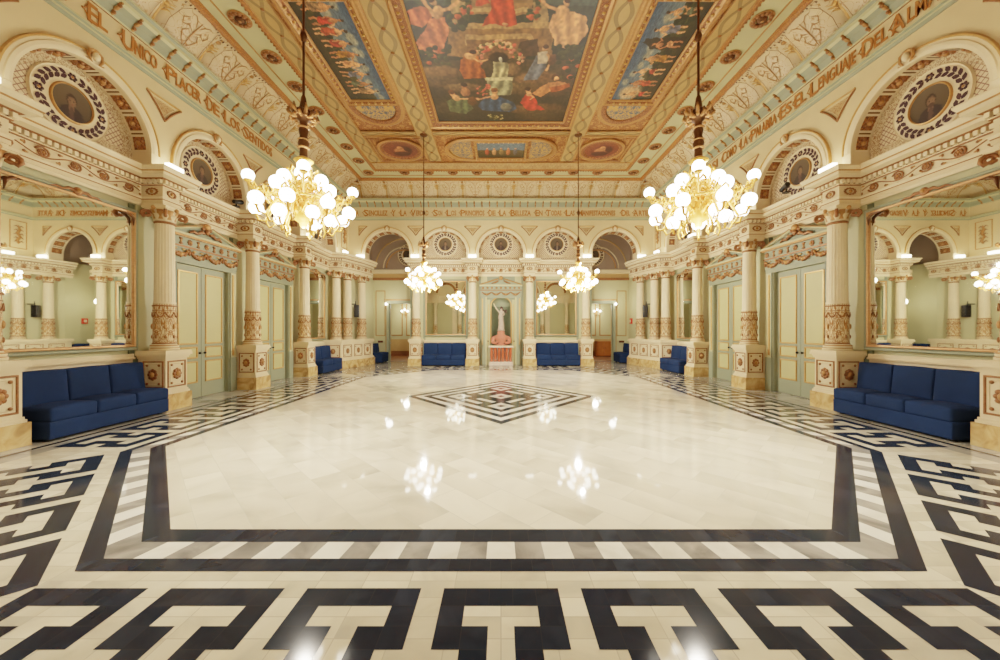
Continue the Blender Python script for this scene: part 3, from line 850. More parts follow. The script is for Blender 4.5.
def medallion(side, lat, along, zc, label, seed, dark=True, name='portrait_medallion'):
    global ring_o, wreath_o
    loc = (-lat, along, zc) if side == 'left' else (lat, along, zc) if side == 'right' else (along, lat, zc)
    t = thing(name, label, 'portrait', loc, RZ[side], 'painted portrait roundels in the lunettes')
    R = .285
    o = bpy.data.objects.new('portrait', portrait_mesh(R, seed)); COL.objects.link(o); o.parent = t; o.location = (0, -.03, 0)
    if ring_o is None:
        b = MB(); n = 40
        for (r0, y0), (r1, y1), m in (((R-.01, -.03), (R+.0, -.055), 'gold'), ((R, -.055), (R+.012, -.05), 'gold_bright'), ((R+.012, -.05), (R+.022, -.02), 'gold'), ((R+.022, -.02), (R+.24, -.016), 'ivory'), ((R+.24, -.016), (R+.255, -.03), 'cream'), ((R+.255, -.03), (R+.275, 0), 'cream')):
            for k in range(n):
                a, c = 2*PI*k/n, 2*PI*(k+1)/n
                b.quad(*[(r*cos(t_), y, r*sin(t_)) for r, y, t_ in ((r0, y0, a), (r0, y0, c), (r1, y1, c), (r1, y1, a))], m)
        ring_o = b.build('roundel_frame', t)
        w = MB()
        def leaf(cx, cz, ang, L):
            pts = []
            for u, v in ((-.5, 0), (-.2, .2), (.15, .22), (.5, 0), (.15, -.22), (-.2, -.2)):
                X, Z = u*L, v*L*1.2; pts.append((cx+X*cos(ang)-Z*sin(ang), -.026, cz+X*sin(ang)+Z*cos(ang)))
            w.f([w.v(p) for p in pts][::-1], 'dark_plum')
        rm = R+.145
        for q in range(4):
            for j in range(5):
                a = PI/4+q*PI/2-.48+j*.24
                for s in (-1, 1): leaf((rm+s*.035)*cos(a), (rm+s*.035)*sin(a), a+PI/2-s*.5, .12)
            a = q*PI/2
            for k in range(6): w.ball((rm*cos(a)+.045*cos(k*PI/3), -.025, rm*sin(a)+.045*sin(k*PI/3)), .026, 'dark_plum', 6, 3, (1, .3, 1))
            w.ball((rm*cos(a), -.03, rm*sin(a)), .022, 'gold', 6, 3, (1, .4, 1))
        wreath_o = w.build('leaf_wreath', t)
    else:
        part_copy(ring_o, t); part_copy(wreath_o, t)
    return t
for side in ('left', 'right'):
    for i, y in enumerate(SIDE_BAYS[2:]):
        wh = ['above the big side mirror nearest the camera', 'above the first door', 'above the second door', 'above the small mirror by the far corner'][i]
        medallion(side, 6.98, y, 5.22, 'dark portrait roundel in leaf wreath, %s side, %s' % (side, wh), 10*i+(1 if side == 'left' else 2))
for i, x in enumerate((-2.48, 0, 2.48)):
    medallion('far', YU+.32, x, 5.36, 'small dark portrait roundel over %s on the end wall' % ['the left mirror', 'the statue niche', 'the right mirror'][i], 50+i)

# ------------------------------------------------------------------ COLUMNS
def column_proto():
    t = thing('column', 'c', 'column')
    b = MB(); b.box(-.29, .29, -.29, .29, 0, .31, 'marble_beige'); b.build('plinth', t)
    b = MB()
    for z0, z1, d in ((.31, .35, .265), (.35, .385, .25), (.385, 1.0, .235), (1.0, 1.03, .255), (1.03, 1.06, .27), (1.06, 1.11, .295), (1.11, 1.15, .285)): b.box(-d, d, -d, .29, z0, z1, 'ivory')
    b.build('pedestal', t)
    for rz, p in ((0, (0, -.236)), (PI/2, (.236, 0)), (-PI/2, (-.236, 0))):
        b = MB(); relief_panel(b, .40, .52, .1); o = b.build('pedestal_panel', t); o.location = (p[0], p[1], .695); o.rotation_euler = (0, 0, rz)
    b = MB(); b.lathe([(0, 1.15), (.225, 1.15), (.225, 1.19), (.20, 1.20), (.215, 1.215), (.215, 1.235), (.195, 1.25), (.185, 1.27), (.178, 1.28)], 'ivory', 32)
    for z in (1.185, 1.24): b.lathe([(.21, z), (.224, z+.01), (.21, z+.02)], 'gold', 32)
    b.build('column_base', t)
    b = MB(); b.lathe([(.178, 1.28), (.176, 1.6), (.174, 2.06)], 'orn_column', 48, nu=5)
    for z, r in ((1.29, .018), (2.02, .02), (1.93, .010)):
        b.tube([(.179*cos(k*PI/16), .179*sin(k*PI/16), z) for k in range(32)], r*.7, 'copper', 5, True)
    for k in range(8):                                     # swags and pendants
        a = k*PI/4
        pts = [(.184*cos(a+u*PI/4), .184*sin(a+u*PI/4), 1.90-.10*sin(PI*u)) for u in (0, .2, .4, .6, .8, 1)]
        b.tube(pts, [.007, .011, .014, .014, .011, .007], 'copper', 5)
        b.ball((.182*cos(a), .182*sin(a), 1.62), .022, 'gold', 7, 5, (1, 1, 2.6)); b.ball((.182*cos(a), .182*sin(a), 1.42), .018, 'copper', 7, 5, (1, 1, 2.2))
    b.build('decorated_drum', t)
    b = MB()
    b.lathe([(.172, 2.06), (.172, 2.10)], 'ivory', 32)
    nf = 20
    b.lathe([(.160, 2.10), (.162, 2.14), (.157, 2.8), (.148, 3.55), (.148, 3.62)], 'ivory', nf*6, rfn=lambda a: 1-.055*max(0, sin(a*nf)))
    b.lathe([(.148, 3.62), (.165, 3.635), (.165, 3.655), (.148, 3.67)], 'copper', 32); b.build('fluted_shaft', t)
    b = MB()
    b.lathe([(.146, 3.66), (.15, 3.75), (.175, 3.85), (.215, 3.885)], 'cream', 32)
    b.box(-.235, .235, -.235, .235, 3.90, 3.94, 'ivory'); b.box(-.22, .22, -.22, .22, 3.875, 3.90, 'cream')
    b.build('capital', t)
    b = MB()
    for tier, (n, zb, h, r0, r1) in enumerate(((8, 3.67, .13, .155, .205), (8, 3.70, .18, .16, .225))):
        for k in range(n):
            a = 2*PI*(k+.5*tier)/n
            def fn(u, v, a=a):
                w = (u-.5)*.78*(1-.45*v); rr = r0+(r1-r0)*v**1.8+.012*(1-abs(2*u-1)); z = zb+h*min(v*1.15, 1.0-(.3*(v-.87) if v > .87 else 0))
                return (rr*cos(a+w), rr*sin(a+w), z)
            b.grid(fn, 4, 5, 'gold' if tier else 'cream')
    for k in range(4):
        a = PI/4+k*PI/2; pts = []; rr = []
        for i in range(18):
            q = i/17; ang = -PI/2+q*3.6*PI; r = .088*(1-.75*q)
            pts.append(((.255+r*cos(ang))*cos(a), (.255+r*cos(ang))*sin(a), 3.80+r*sin(ang))); rr.append(.030*(1-.5*q))
        b.tube([(.16*cos(a), .16*sin(a), 3.76), (.2*cos(a), .2*sin(a), 3.80)]+pts[1:], [.014, .018]+rr[1:], 'copper', 6)
        b.ball((.235*cos(a-PI/4), .235*sin(a-PI/4), 3.895), .04, 'gold', 7, 5)
    b.build('gilt_leaves', t)
    return t
col0 = column_proto(); first = [True]
def place_col(loc, rz, label, group, short=False):
    if first[0]:
        col0.location = loc; col0.rotation_euler = (0, 0, rz); col0['label'] = label; col0['group'] = group; first[0] = False; return col0
    return dup(col0, loc, rz, label, group)
for side in ('left', 'right'):
    s = SG[side]
    for i, y in enumerate(CY):
        lab = ['nearest the camera, its pedestal beside the long sofa', 'between the big mirror and the first door', 'between the two doors', 'between the second door and the short sofa'][i]
        place_col((s*6.64, y, 0), RZ[side], 'fluted column, %s side, %s' % (side, lab), 'side columns')
for i, x in enumerate(CX):
    place_col((x, 15.78, 0), 0, 'fluted cream column on the end wall, ' + ['between the left arch and left mirror', 'just left of the statue niche', 'just right of the statue niche', 'between the right arch and right mirror'][i], 'end wall columns')
# corner columns without pedestals
def short_col(loc, label):
    t = thing('column', label, 'column', loc, 0, 'corner columns')
    for ch in col0.children:
        if ch.name.startswith(('plinth', 'pedestal')): continue
        c = part_copy(ch, t, (0, 0, -1.15))
    return t
for side in ('left', 'right'):
    s = SG[side]
    short_col((s*6.63, 14.50, 1.15), 'outer column of the close pair on the %s corner pedestal, beside the small mirror' % side)
    short_col((s*6.42, 15.06, 1.15), 'inner column of the close pair on the %s corner pedestal, beside the speaker' % side)
    short_col((s*6.13, 15.85, 1.15), 'single column on the %s corner pedestal, beside the open arch' % side)

# ------------------------------------------------------------------ CORNICE LIGHTS
cl0 = None
def cornice_light(loc, rz, label, w=.34):
    global cl0
    if cl0 is None:
        t = thing('cornice_light', label, 'light', loc, rz, 'glowing white lights on the cornice')
        b = MB(); b.box(-w/2, w/2, -.05, .05, 0, .03, 'ivory'); b.build('housing', t)
        b = MB(); b.box(-w/2+.01, w/2-.01, -.045, .045, .03, .16, 'cornice_glow'); b.build('diffuser', t); cl0 = t
    else: dup(cl0, loc, rz, label)
for side in ('left', 'right'):
    s = SG[side]
    for i, y in enumerate(CY+[14.75]):
        cornice_light((s*6.45 if i < 4 else s*6.36, [4.45, 7.11, 9.63, 12.17, 14.72][i], 4.62), RZ[side], 'white glowing cornice light above the %s-hand column %s' % (side, ['nearest the camera', 'beside the big mirror', 'between the doors', 'by the short sofa', 'pair in the corner'][i]))
for i, x in enumerate([-6.1]+CX+[6.1]):
    cornice_light((x, 15.56 if 0 < i < 5 else 15.6, 4.64), 0, 'white glowing cornice light on the end wall, ' + ['left of the left arch', 'right of the left arch', 'left of the centre arch', 'right of the centre arch', 'left of the right arch', 'right of the right arch'][i])

# ------------------------------------------------------------------ DOORS
def door(idx, side, along, lat=XW, w=1.5, h=3.0, hood=True, rz=None):
    loc = (-lat, along, 0) if side == 'left' else (lat, along, 0) if side == 'right' else (along, lat, 0)
    t = empty('door_%d' % idx, loc, RZ[side]); t['kind'] = 'structure'
    b = MB(); cw = .22
    for s in (-1, 1):
        x0, x1 = sorted((s*w/2, s*(w/2+cw))); b.box(x0, x1, -.13, 0, 0, h, 'mint_pale'); b.box(x0, x1, -.15, 0, 0, .85, 'sage')
        x0, x1 = sorted((s*(w/2-.03), s*w/2)); b.box(x0, x1, -.12, 0, 0, h, 'sage')
        x0, x1 = sorted((s*(w/2+cw*.35), s*(w/2+cw*.6))); b.box(x0, x1, -.145, -.13, .9, h-.05, 'gold_bright')
        x0, x1 = sorted((s*(w/2+.0), s*(w/2+.03))); b.box(x0, x1, -.142, -.13, .0, h, 'sage_dark')
    b.box(-w/2-cw, w/2+cw, -.13, 0, h, h+.06, 'sage')
    b.build('door_casing', t)
    for s in (-1, 1):
        x0, x1 = sorted((s*.006, s*(w/2-.03)))
        L = MB(); L.box(x0, x1, -.03, 0, .01, h-.02, 'sage'); 
        lf = L.build('door_leaf', t)
        for z0, z1 in ((1.24, h-.16), (.92, 1.15), (.36, .82)):
            p = MB(); p.quad((x0+.12, -.032, z0), (x1-.12, -.032, z0), (x1-.12, -.032, z1), (x0+.12, -.032, z1), 'panel_green')
            p.rframe(x0+.10, x1-.10, z0-.02, z1+.02, [(0, -.03), (.008, -.05), (.028, -.05), (.036, -.032)], 'gold_bright'); p.build('door_panel', lf)
        k = MB(); k.ball((s*.07, -.065, 1.02), .028, 'black_plastic', 8, 6); k.tube([(s*.07, -.03, 1.02), (s*.07, -.06, 1.02)], .012, 'black_plastic', 6); k.build('door_knob', lf)
    if hood:
        H = MB(); W = w/2+cw+.02
        H.box(-W, W, -.14, 0, h+.06, h+.34, 'sage'); H.box(-W-.02, W+.02, -.17, 0, h+.34, h+.375, 'copper')
        H.box(-W, W, -.15, 0, h+.375, h+.56, 'sage'); H.box(-W-.05, W+.05, -.22, 0, h+.56, h+.60, 'gold'); H.box(-W-.07, W+.07, -.24, 0, h+.60, h+.64, 'mint_pale')
        # pediment with a flat slope
        z = h+.64
        P = [(-W-.02, z), (W+.02, z), (.16, z+.25), (-.16, z+.25)]
        H.poly([(x, -.12, zz) for x, zz in P], 'sage')
        for s in (-1, 1):
            H.tube([(s*(W+.05), -.16, z), (s*.14, -.16, z+.27)], .03, 'mint_pale', 4); H.tube([(s*(W+.05), -.19, z+.02), (s*.14, -.19, z+.285)], .014, 'gold', 5)
            H.tube([(s*(W+.04), -.12, z), (s*(W+.10), -.16, z+.10), (s*(W+.04), -.16, z+.18)], [.03, .04, .015], 'copper', 6)
        H.build('door_hood', t)
        g = MB(); n = 4; sw = (2*W-.1)/n
        for i in range(n):
            x0 = -W+.05+i*sw
            pts = [(x0+sw*k/8, -.16, h+.29-.13*sin(PI*k/8)) for k in range(9)]
            g.tube(pts, [.018, .028, .038, .045, .05, .045, .038, .028, .018], 'copper', 6)
            g.ball((x0+sw/2, -.17, h+.17), .055, 'gold', 8, 5); g.ball((x0, -.165, h+.25), .04, 'copper', 7, 5, (1, .7, 2.0))
            for k in range(9): g.ball((x0+sw*(k+.5)/9, -.185, h+.29-.13*sin(PI*(k+.5)/9)+(.035 if k % 2 else -.03)), .030, 'gold' if k % 2 else 'copper', 6, 4)
            for e in (-1, 1): g.ball((x0+sw/2+e*.10, -.16, h+.29), .026, 'gold_bright', 6, 4, (2.0, .5, .8))
        g.ball((W-.05, -.165, h+.25), .04, 'copper', 7, 5, (1, .7, 2.0))
        n = 9
        for i in range(n):
            x = -W+.1+(2*W-.2)*i/(n-1)
            if i % 2 == 0: rosette(g, x, h+.465, .068, 'copper', 'gold', -.15)
            else:
                g.ball((x, -.155, h+.515), .045, 'copper', 6, 4, (1.2, .5, .6)); g.ball((x, -.155, h+.415), .045, 'copper', 6, 4, (1.2, .5, .6)); g.ball((x, -.155, h+.465), .028, 'gold', 6, 4, (1, .6, 1.2))
        # crest
        for s in (-1, 1):
            g.tube([(s*.46, -.15, z+.05), (s*.36, -.16, z+.10), (s*.26, -.16, z+.07), (s*.16, -.17, z+.14), (s*.08, -.17, z+.12)], [.02, .04, .03, .045, .03], 'copper', 6)
        g.ball((0, -.17, z+.30), .085, 'gold', 10, 6, (1.1, .7, .9)); g.ball((0, -.17, z+.18), .06, 'copper', 8, 5, (1, .7, 1.2))
        for s in (-1, 1): g.ball((s*.1, -.16, z+.24), .05, 'copper', 7, 5, (1, .7, 1))
        g.build('gilt_garland', t)
    return t
dn = 1
for side in ('left', 'right'):
    for y in (8.37, 10.90): door(dn, side, y); dn += 1

# ------------------------------------------------------------------ MIRRORS
def wall_mirror(side, lat, along, w, z0, z1, label, turn=0., tilt=0., crest=True):
    loc = (-lat, along, z0) if side == 'left' else (lat, along, z0) if side == 'right' else (along, lat, z0)
    t = thing('wall_mirror', label, 'mirror', loc, RZ[side]+turn); h = z1-z0
    b = MB(); b.quad((-w/2, -.03, 0), (w/2, -.03, 0), (w/2, -.03, h), (-w/2, -.03, h), 'mirror_glass'); b.build('glass', t)
    b = MB(); b.rframe(-w/2-.035, w/2+.035, -.035, h+.035, [(-.0, -.03), (.0, -.055), (.012, -.065), (.035, -.06), (.045, -.03)], 'gold', us=3); b.build('gilt_frame', t)
    b = MB(); b.rframe(-w/2-.10, w/2+.10, -.10, h+.10, [(-.0, .05), (0, -.03), (.015, -.05), (.045, -.05), (.055, -.03), (.09, -.03)], 'sage'); b.build('outer_frame', t)
    b = MB()
    if crest:
        b.ball((0, -.06, h+.08), .07, 'copper', 10, 6, (1, .5, 1.0)); b.ball((0, -.08, h+.09), .04, 'gold', 8, 5)
        for s in (-1, 1):
            b.tube([(s*.05, -.06, h+.08), (s*.13, -.06, h+.09), (s*.2, -.06, h+.055), (s*.28, -.05, h+.07), (s*.36, -.05, h+.045)], [.03, .03, .018, .02, .005], 'copper', 6)
    if b.V: b.build('carved_crest', t)
    for sx in ((-1, 1) if crest else ()):
        b = MB(); b.tube([(sx*(w/2-.02), -.07, h-.22), (sx*(w/2-.03), -.08, h-.08), (sx*(w/2-.10), -.08, h-.03), (sx*(w/2-.22), -.07, h-.02)], [.006, .028, .028, .006], 'bronze', 6); b.build('corner_ornament', t)
    return t
TURN = .0
wall_mirror('left', 6.93, 5.845, 1.80, 1.27, 3.72, 'large wall mirror in gilt frame above the long sofa on the left', turn=TURN)
wall_mirror('right', 6.93, 5.845, 1.80, 1.27, 3.72, 'large wall mirror in gilt frame above the long sofa on the right', turn=-TURN)
wall_mirror('left', 6.93, 13.38, 1.35, 1.26, 3.68, 'narrow wall mirror above the short sofa near the far left corner')
wall_mirror('right', 6.93, 13.38, 1.35, 1.26, 3.68, 'narrow wall mirror above the short sofa near the far right corner')
wall_mirror('far', YL-.07, -2.46, 1.72, 1.36, 3.70, 'end wall mirror left of the statue niche, above a blue sofa', crest=False)
wall_mirror('far', YL-.07, 2.46, 1.72, 1.36, 3.70, 'end wall mirror right of the statue niche, above a blue sofa', crest=False)

# ------------------------------------------------------------------ SOFAS
def sofa(loc, rz, L, n, label, depth=.70, hb=.95):
    t = thing('sofa', label, 'sofa', loc, rz, 'blue velvet sofas')
    b = MB(); b.rbox(-L/2, L/2, -depth+.008, -.02, .035, .275, .015, 'velvet', n=4); b.build('base', t)
    b = MB()
    for sx in (-1, 1):
        for y in (-depth+.12, -.12): b.box(sx*(L/2-.08)-.03, sx*(L/2-.08)+.03, y-.03, y+.03, 0, .045, 'black_plastic')
    b.build('feet', t)
    w = L/n
    for i in range(n):
        x0 = -L/2+i*w
        b = MB(); b.rbox(x0+.003, x0+w-.003, -depth, -.17, .268, .47, .035, 'velvet', (.0, .012, .03)); b.build('seat_cushion', t)
        b = MB(); b.M = Matrix.Translation((0, -.17, .44)) @ Matrix.Rotation(-.10, 4, 'X'); b.rbox(x0+.003, x0+w-.003, -.10, .09, -.02, hb-.44, .03, 'velvet', (0, .022, .012)); b.build('back_cushion', t)
    b = MB(); b.rbox(-L/2+.01, L/2-.01, -.08, 0, .1, hb-.08, .03, 'velvet_dark', n=4); b.build('back_frame', t)
    return t
for side in ('left', 'right'):
    s = SG[side]
    sofa((s*6.90, 5.845, 0), RZ[side], 1.78, 3, 'long blue velvet three-seat sofa under the large mirror on the %s' % side)
    sofa((s*6.90, 13.34, 0), RZ[side], 1.50, 2, 'short blue two-seat sofa between column and corner pedestal, %s side' % side)
    sofa((s*6.24, 17.2, 0), RZ[side], 1.0, 2, 'blue sofa end glimpsed through the open arch on the far %s' % side, depth=.72, hb=.9)
sofa((-2.48, YL-.04, 0), 0, 1.86, 3, 'blue velvet sofa against the end wall under the left mirror', hb=.97)
sofa((2.48, YL-.04, 0), 0, 1.86, 3, 'blue velvet sofa against the end wall under the right mirror', hb=.97)

# ------------------------------------------------------------------ NICHE BAY
def niche_bay():
    d = door_hood = None
    t = empty('trim_10', (0, YL, 0)); t['kind'] = 'structure'
    b = MB(); w, h = 1.36, 3.0
    for s in (-1, 1):
        x0, x1 = sorted((s*.66, s*.86)); b.box(x0, x1, -.12, 0, 0, h, 'sage'); x0, x1 = sorted((s*.80, s*.84)); b.box(x0, x1, -.135, -.12, .9, h-.05, 'gold_bright')
        x0, x1 = sorted((s*.62, s*.69)); b.box(x0, x1, -.135, 0, 0, h, 'mint_pale')
        b.ball((s*.58, -.06, 1.05), .03, 'black_plastic', 8, 6)
        x0, x1 = sorted((s*.5, s*.62)); b.box(x0, x1, -.05, 0, 0, h-.1, 'mint_pale'); 
        x0, x1 = sorted((s*.545, s*.565)); b.box(x0, x1, -.06, -.05, .9, 2.7, 'gold_bright')
    b.box(-.66, .66, -.12, 0, 2.97, h, 'sage')
    b.build('niche_casing', t)
    # gilt rim of the niche
    b = MB(); R = .46
    b.tube([(-R, -.02, .95), (-R, -.02, 2.62)]+[(-R*cos(PI*k/14), -.02, 2.62+R*sin(PI*k/14)*.9) for k in range(1, 14)]+[(R, -.02, 2.62), (R, -.02, .95)], .03, 'gold_bright', 6); b.build('niche_rim', t)
    H = MB(); W = .90
    H.box(-W, W, -.13, 0, h, h+.30, 'sage'); H.box(-W-.02, W+.02, -.17, 0, h+.30, h+.335, 'copper'); H.box(-W, W, -.15, 0, h+.335, h+.50, 'sage'); H.box(-W-.05, W+.05, -.2, 0, h+.50, h+.56, 'mint_pale')
    H.poly([(-W, -.1, h+.56), (W, -.1, h+.56), (.14, -.1, h+.80), (-.14, -.1, h+.80)], 'sage')
    for s in (-1, 1): H.tube([(s*(W+.03), -.14, h+.57), (s*.14, -.14, h+.82)], .028, 'gold', 5)
    H.build('niche_hood', t)
    g = MB(); n = 4; sw = (2*W-.1)/n
    for i in range(n):
        x0 = -W+.05+i*sw; g.tube([(x0+sw*k/8, -.15, h+.24-.12*sin(PI*k/8)) for k in range(9)], [.018, .028, .038, .045, .05, .045, .038, .028, .018], 'copper', 6); g.ball((x0+sw/2, -.16, h+.13), .05, 'gold', 7, 5)
    for i in range(9): rosette(g, -W+.1+(2*W-.2)*i/8, h+.42, .05, 'copper', 'gold', -.15)
    for s in (-1, 1): g.tube([(s*.42, -.13, h+.62), (s*.25, -.14, h+.66), (s*.12, -.15, h+.74)], [.02, .04, .03], 'copper', 6)
    g.ball((0, -.15, h+.86), .085, 'gold', 10, 6, (1.1, .7, 1.1)); g.build('gilt_garland', t)
niche_bay()
def console():
    t = thing('marble_console', 'white marble console with red balusters below the statue niche', 'console', (0, YL-.15, 0))
    b = MB(); b.box(-.52, .52, -.20, .09, 0, .12, 'white_stone'); b.box(-.50, .50, -.18, .09, .12, .16, 'white_stone'); b.build('base', t)
    b = MB(); b.box(-.48, .48, -.02, .09, .16, .78, 'white_stone'); b.build('back_slab', t)
    b = MB(); b.box(-.55, .55, -.22, .09, .78, .82, 'white_stone'); b.box(-.53, .53, -.20, .09, .82, .86, 'ivory'); b.build('top_slab', t)
    for i in range(6):
        x = -.42+.84*i/5
        b = MB(); b.lathe([(.0, .16), (.055, .16), (.055, .20), (.042, .22), (.05, .36), (.05, .62), (.042, .70), (.055, .73), (.055, .78)], 'red_marble', 12, (x, -.12, 0)); b.build('baluster', t)
console()
def vase():
    t = thing('planter_urn', 'pink terracotta urn with scroll sides on the marble console', 'urn', (0, YL-.19, .86)); t.scale = (1, .6, 1)
    b = MB(); b.lathe([(0, 0), (.2, 0), (.22, .04), (.12, .08), (.10, .12), (.24, .24), (.27, .36), (.20, .46), (.14, .52), (.17, .58), (.15, .62), (.09, .66), (0, .66)], 'terracotta', 24)
    b.build('bowl', t)
    for s in (-1, 1):
        b = MB(); pts = []
        for i in range(20):
            q = i/19; a = PI/2-q*3.4*PI*.9; r = .16*(1-.7*q)
            pts.append((s*(.26+r*cos(a)), 0, .22+r*sin(a)))
        b.tube([(s*.12, 0, .42), (s*.2, 0, .40)]+pts, [.05, .055]+[.06*(1-.5*i/19) for i in range(20)], 'terracotta', 8); b.build('scroll_handle', t)
    return t
vase()
def skin_body(name, verts, edges, radii, mat, parent, sub=2, root=0):
    me = bpy.data.meshes.new(name); me.from_pydata(verts, edges, []); o = bpy.data.objects.new(name, me); COL.objects.link(o); o.parent = parent
    md = o.modifiers.new('skin', 'SKIN'); md.use_smooth_shade = True
    sv = me.skin_vertices[0].data if me.skin_vertices else None
    if sv is None:
        bm = bmesh.new(); bm.from_mesh(me); bm.verts.layers.skin.verify(); bm.to_mesh(me); bm.free(); sv = me.skin_vertices[0].data
    for i, r in enumerate(radii): sv[i].radius = (r, r) if not isinstance(r, tuple) else r; sv[i].use_root = (i == root)
    o.modifiers.new('sub', 'SUBSURF').levels = sub; o.modifiers['sub'].render_levels = sub
    me.materials.append(MATS[mat]); return o
def statue():
    t = thing('statue', 'pale stone statue of a robed woman raising one arm in the niche', 'statue', (0, YL+.02, 1.52))
    b = MB(); b.lathe([(0, 0), (.17, 0), (.17, .04), (.13, .05), (.13, .08), (0, .08)], 'statue_stone', 16); b.build('base', t)
    s = 1.04
    V = [(0, 0, .58), (0, 0, .70), (.01, 0, .83), (.01, -.01, .90), (.02, -.02, .99),            # 0 pelvis 1 waist 2 chest 3 neck 4 head
         (-.085, 0, .85), (-.17, -.03, .95), (-.25, -.05, 1.07), (-.28, -.05, 1.11),                 # right arm raised
         (.095, 0, .84), (.15, -.01, .72), (.07, -.10, .66), (.04, -.12, .66),                      # left arm bent over the waist
         (-.05, 0, .36), (-.06, .01, .10), (-.06, -.05, .08),                                         # legs
         (.055, -.02, .36), (.07, -.02, .10), (.08, -.08, .08)]
    E = [(0, 1), (1, 2), (2, 3), (3, 4), (2, 5), (5, 6), (6, 7), (7, 8), (2, 9), (9, 10), (10, 11), (11, 12), (0, 13), (13, 14), (14, 15), (0, 16), (16, 17), (17, 18)]
    R = [.10, .075, .085, .034, .062, .04, .03, .024, .02, .04, .03, .024, .02, .075, .04, .024, .075, .04, .024]
    skin_body('body', V, E, R, 'statue_stone', t, 2)
    b = MB()                                               # pleated robe
    def fn(u, v):
        a = 2*PI*u; z = .07+.72*v; r = (.125-.06*v+.03*math.exp(-((v-.72)/.14)**2))*(1+.10*(1-v)*sin(9*a+4*v)); return (r*cos(a)*1.05+.015*sin(5*v), r*sin(a)*.85, z)
    b.grid(fn, 54, 18, 'statue_stone'); b.build('robe', t)
    b = MB(); b.ball((.02, .005, 1.02), .07, 'hair_brown', 12, 8, (1, 1, .95)); b.ball((.02, .06, 1.0), .035, 'hair_brown', 8, 6); b.build('hair', t)
    b = MB(); b.ball((.02, -.082, .985), .012, 'statue_stone', 6, 5, (.7, 1, 1.4))
    for sx in (-1, 1): b.ball((.02+sx*.024, -.072, 1.003), .008, 'hair_brown', 6, 4)
    b.tube([(.004, -.078, .957), (.036, -.078, .957)], .005, 'hair_brown', 4); b.build('face', t)
    b = MB()
    for (hx, hy, hz, dr) in ((-.28, -.05, 1.11, (-.5, 0, .85)), (.03, -.125, .66, (-1, -.1, 0))):
        d = Vector(dr).normalized(); sd = d.cross(Vector((0, 1, 0))).normalized()
        for k in range(4):
            p = Vector((hx, hy, hz))+sd*((k-1.5)*.011); L = (.040, .05, .047, .036)[k]
            b.tube([p, p+d*L*.5, p+d*L*.8+Vector((0, -.012, 0)), p+d*L+Vector((0, -.022, 0))], [.007, .0065, .006, .004], 'statue_stone', 6)
        p = Vector((hx, hy, hz))-d*.012; b.tube([p+sd*.02, p+sd*.036+d*.012, p+sd*.04+d*.03], [.008, .007, .005], 'statue_stone', 6)
    b.build('hand', t)
    b = MB(); b.tube([(-.33, -.07, 1.22), (-.20, -.06, .95), (-.06, -.09, .80)], [.022, .012, .010], 'ivory', 6); b.build('staff', t)
    b = MB()
    b.grid(lambda u, v: (.05+.2*u, .05+.03*sin(6*u), .86+.12*v-.05*u+.04*sin(5*u+2*v)), 8, 4, 'hair_brown'); b.build('billowing_veil', t)
statue()

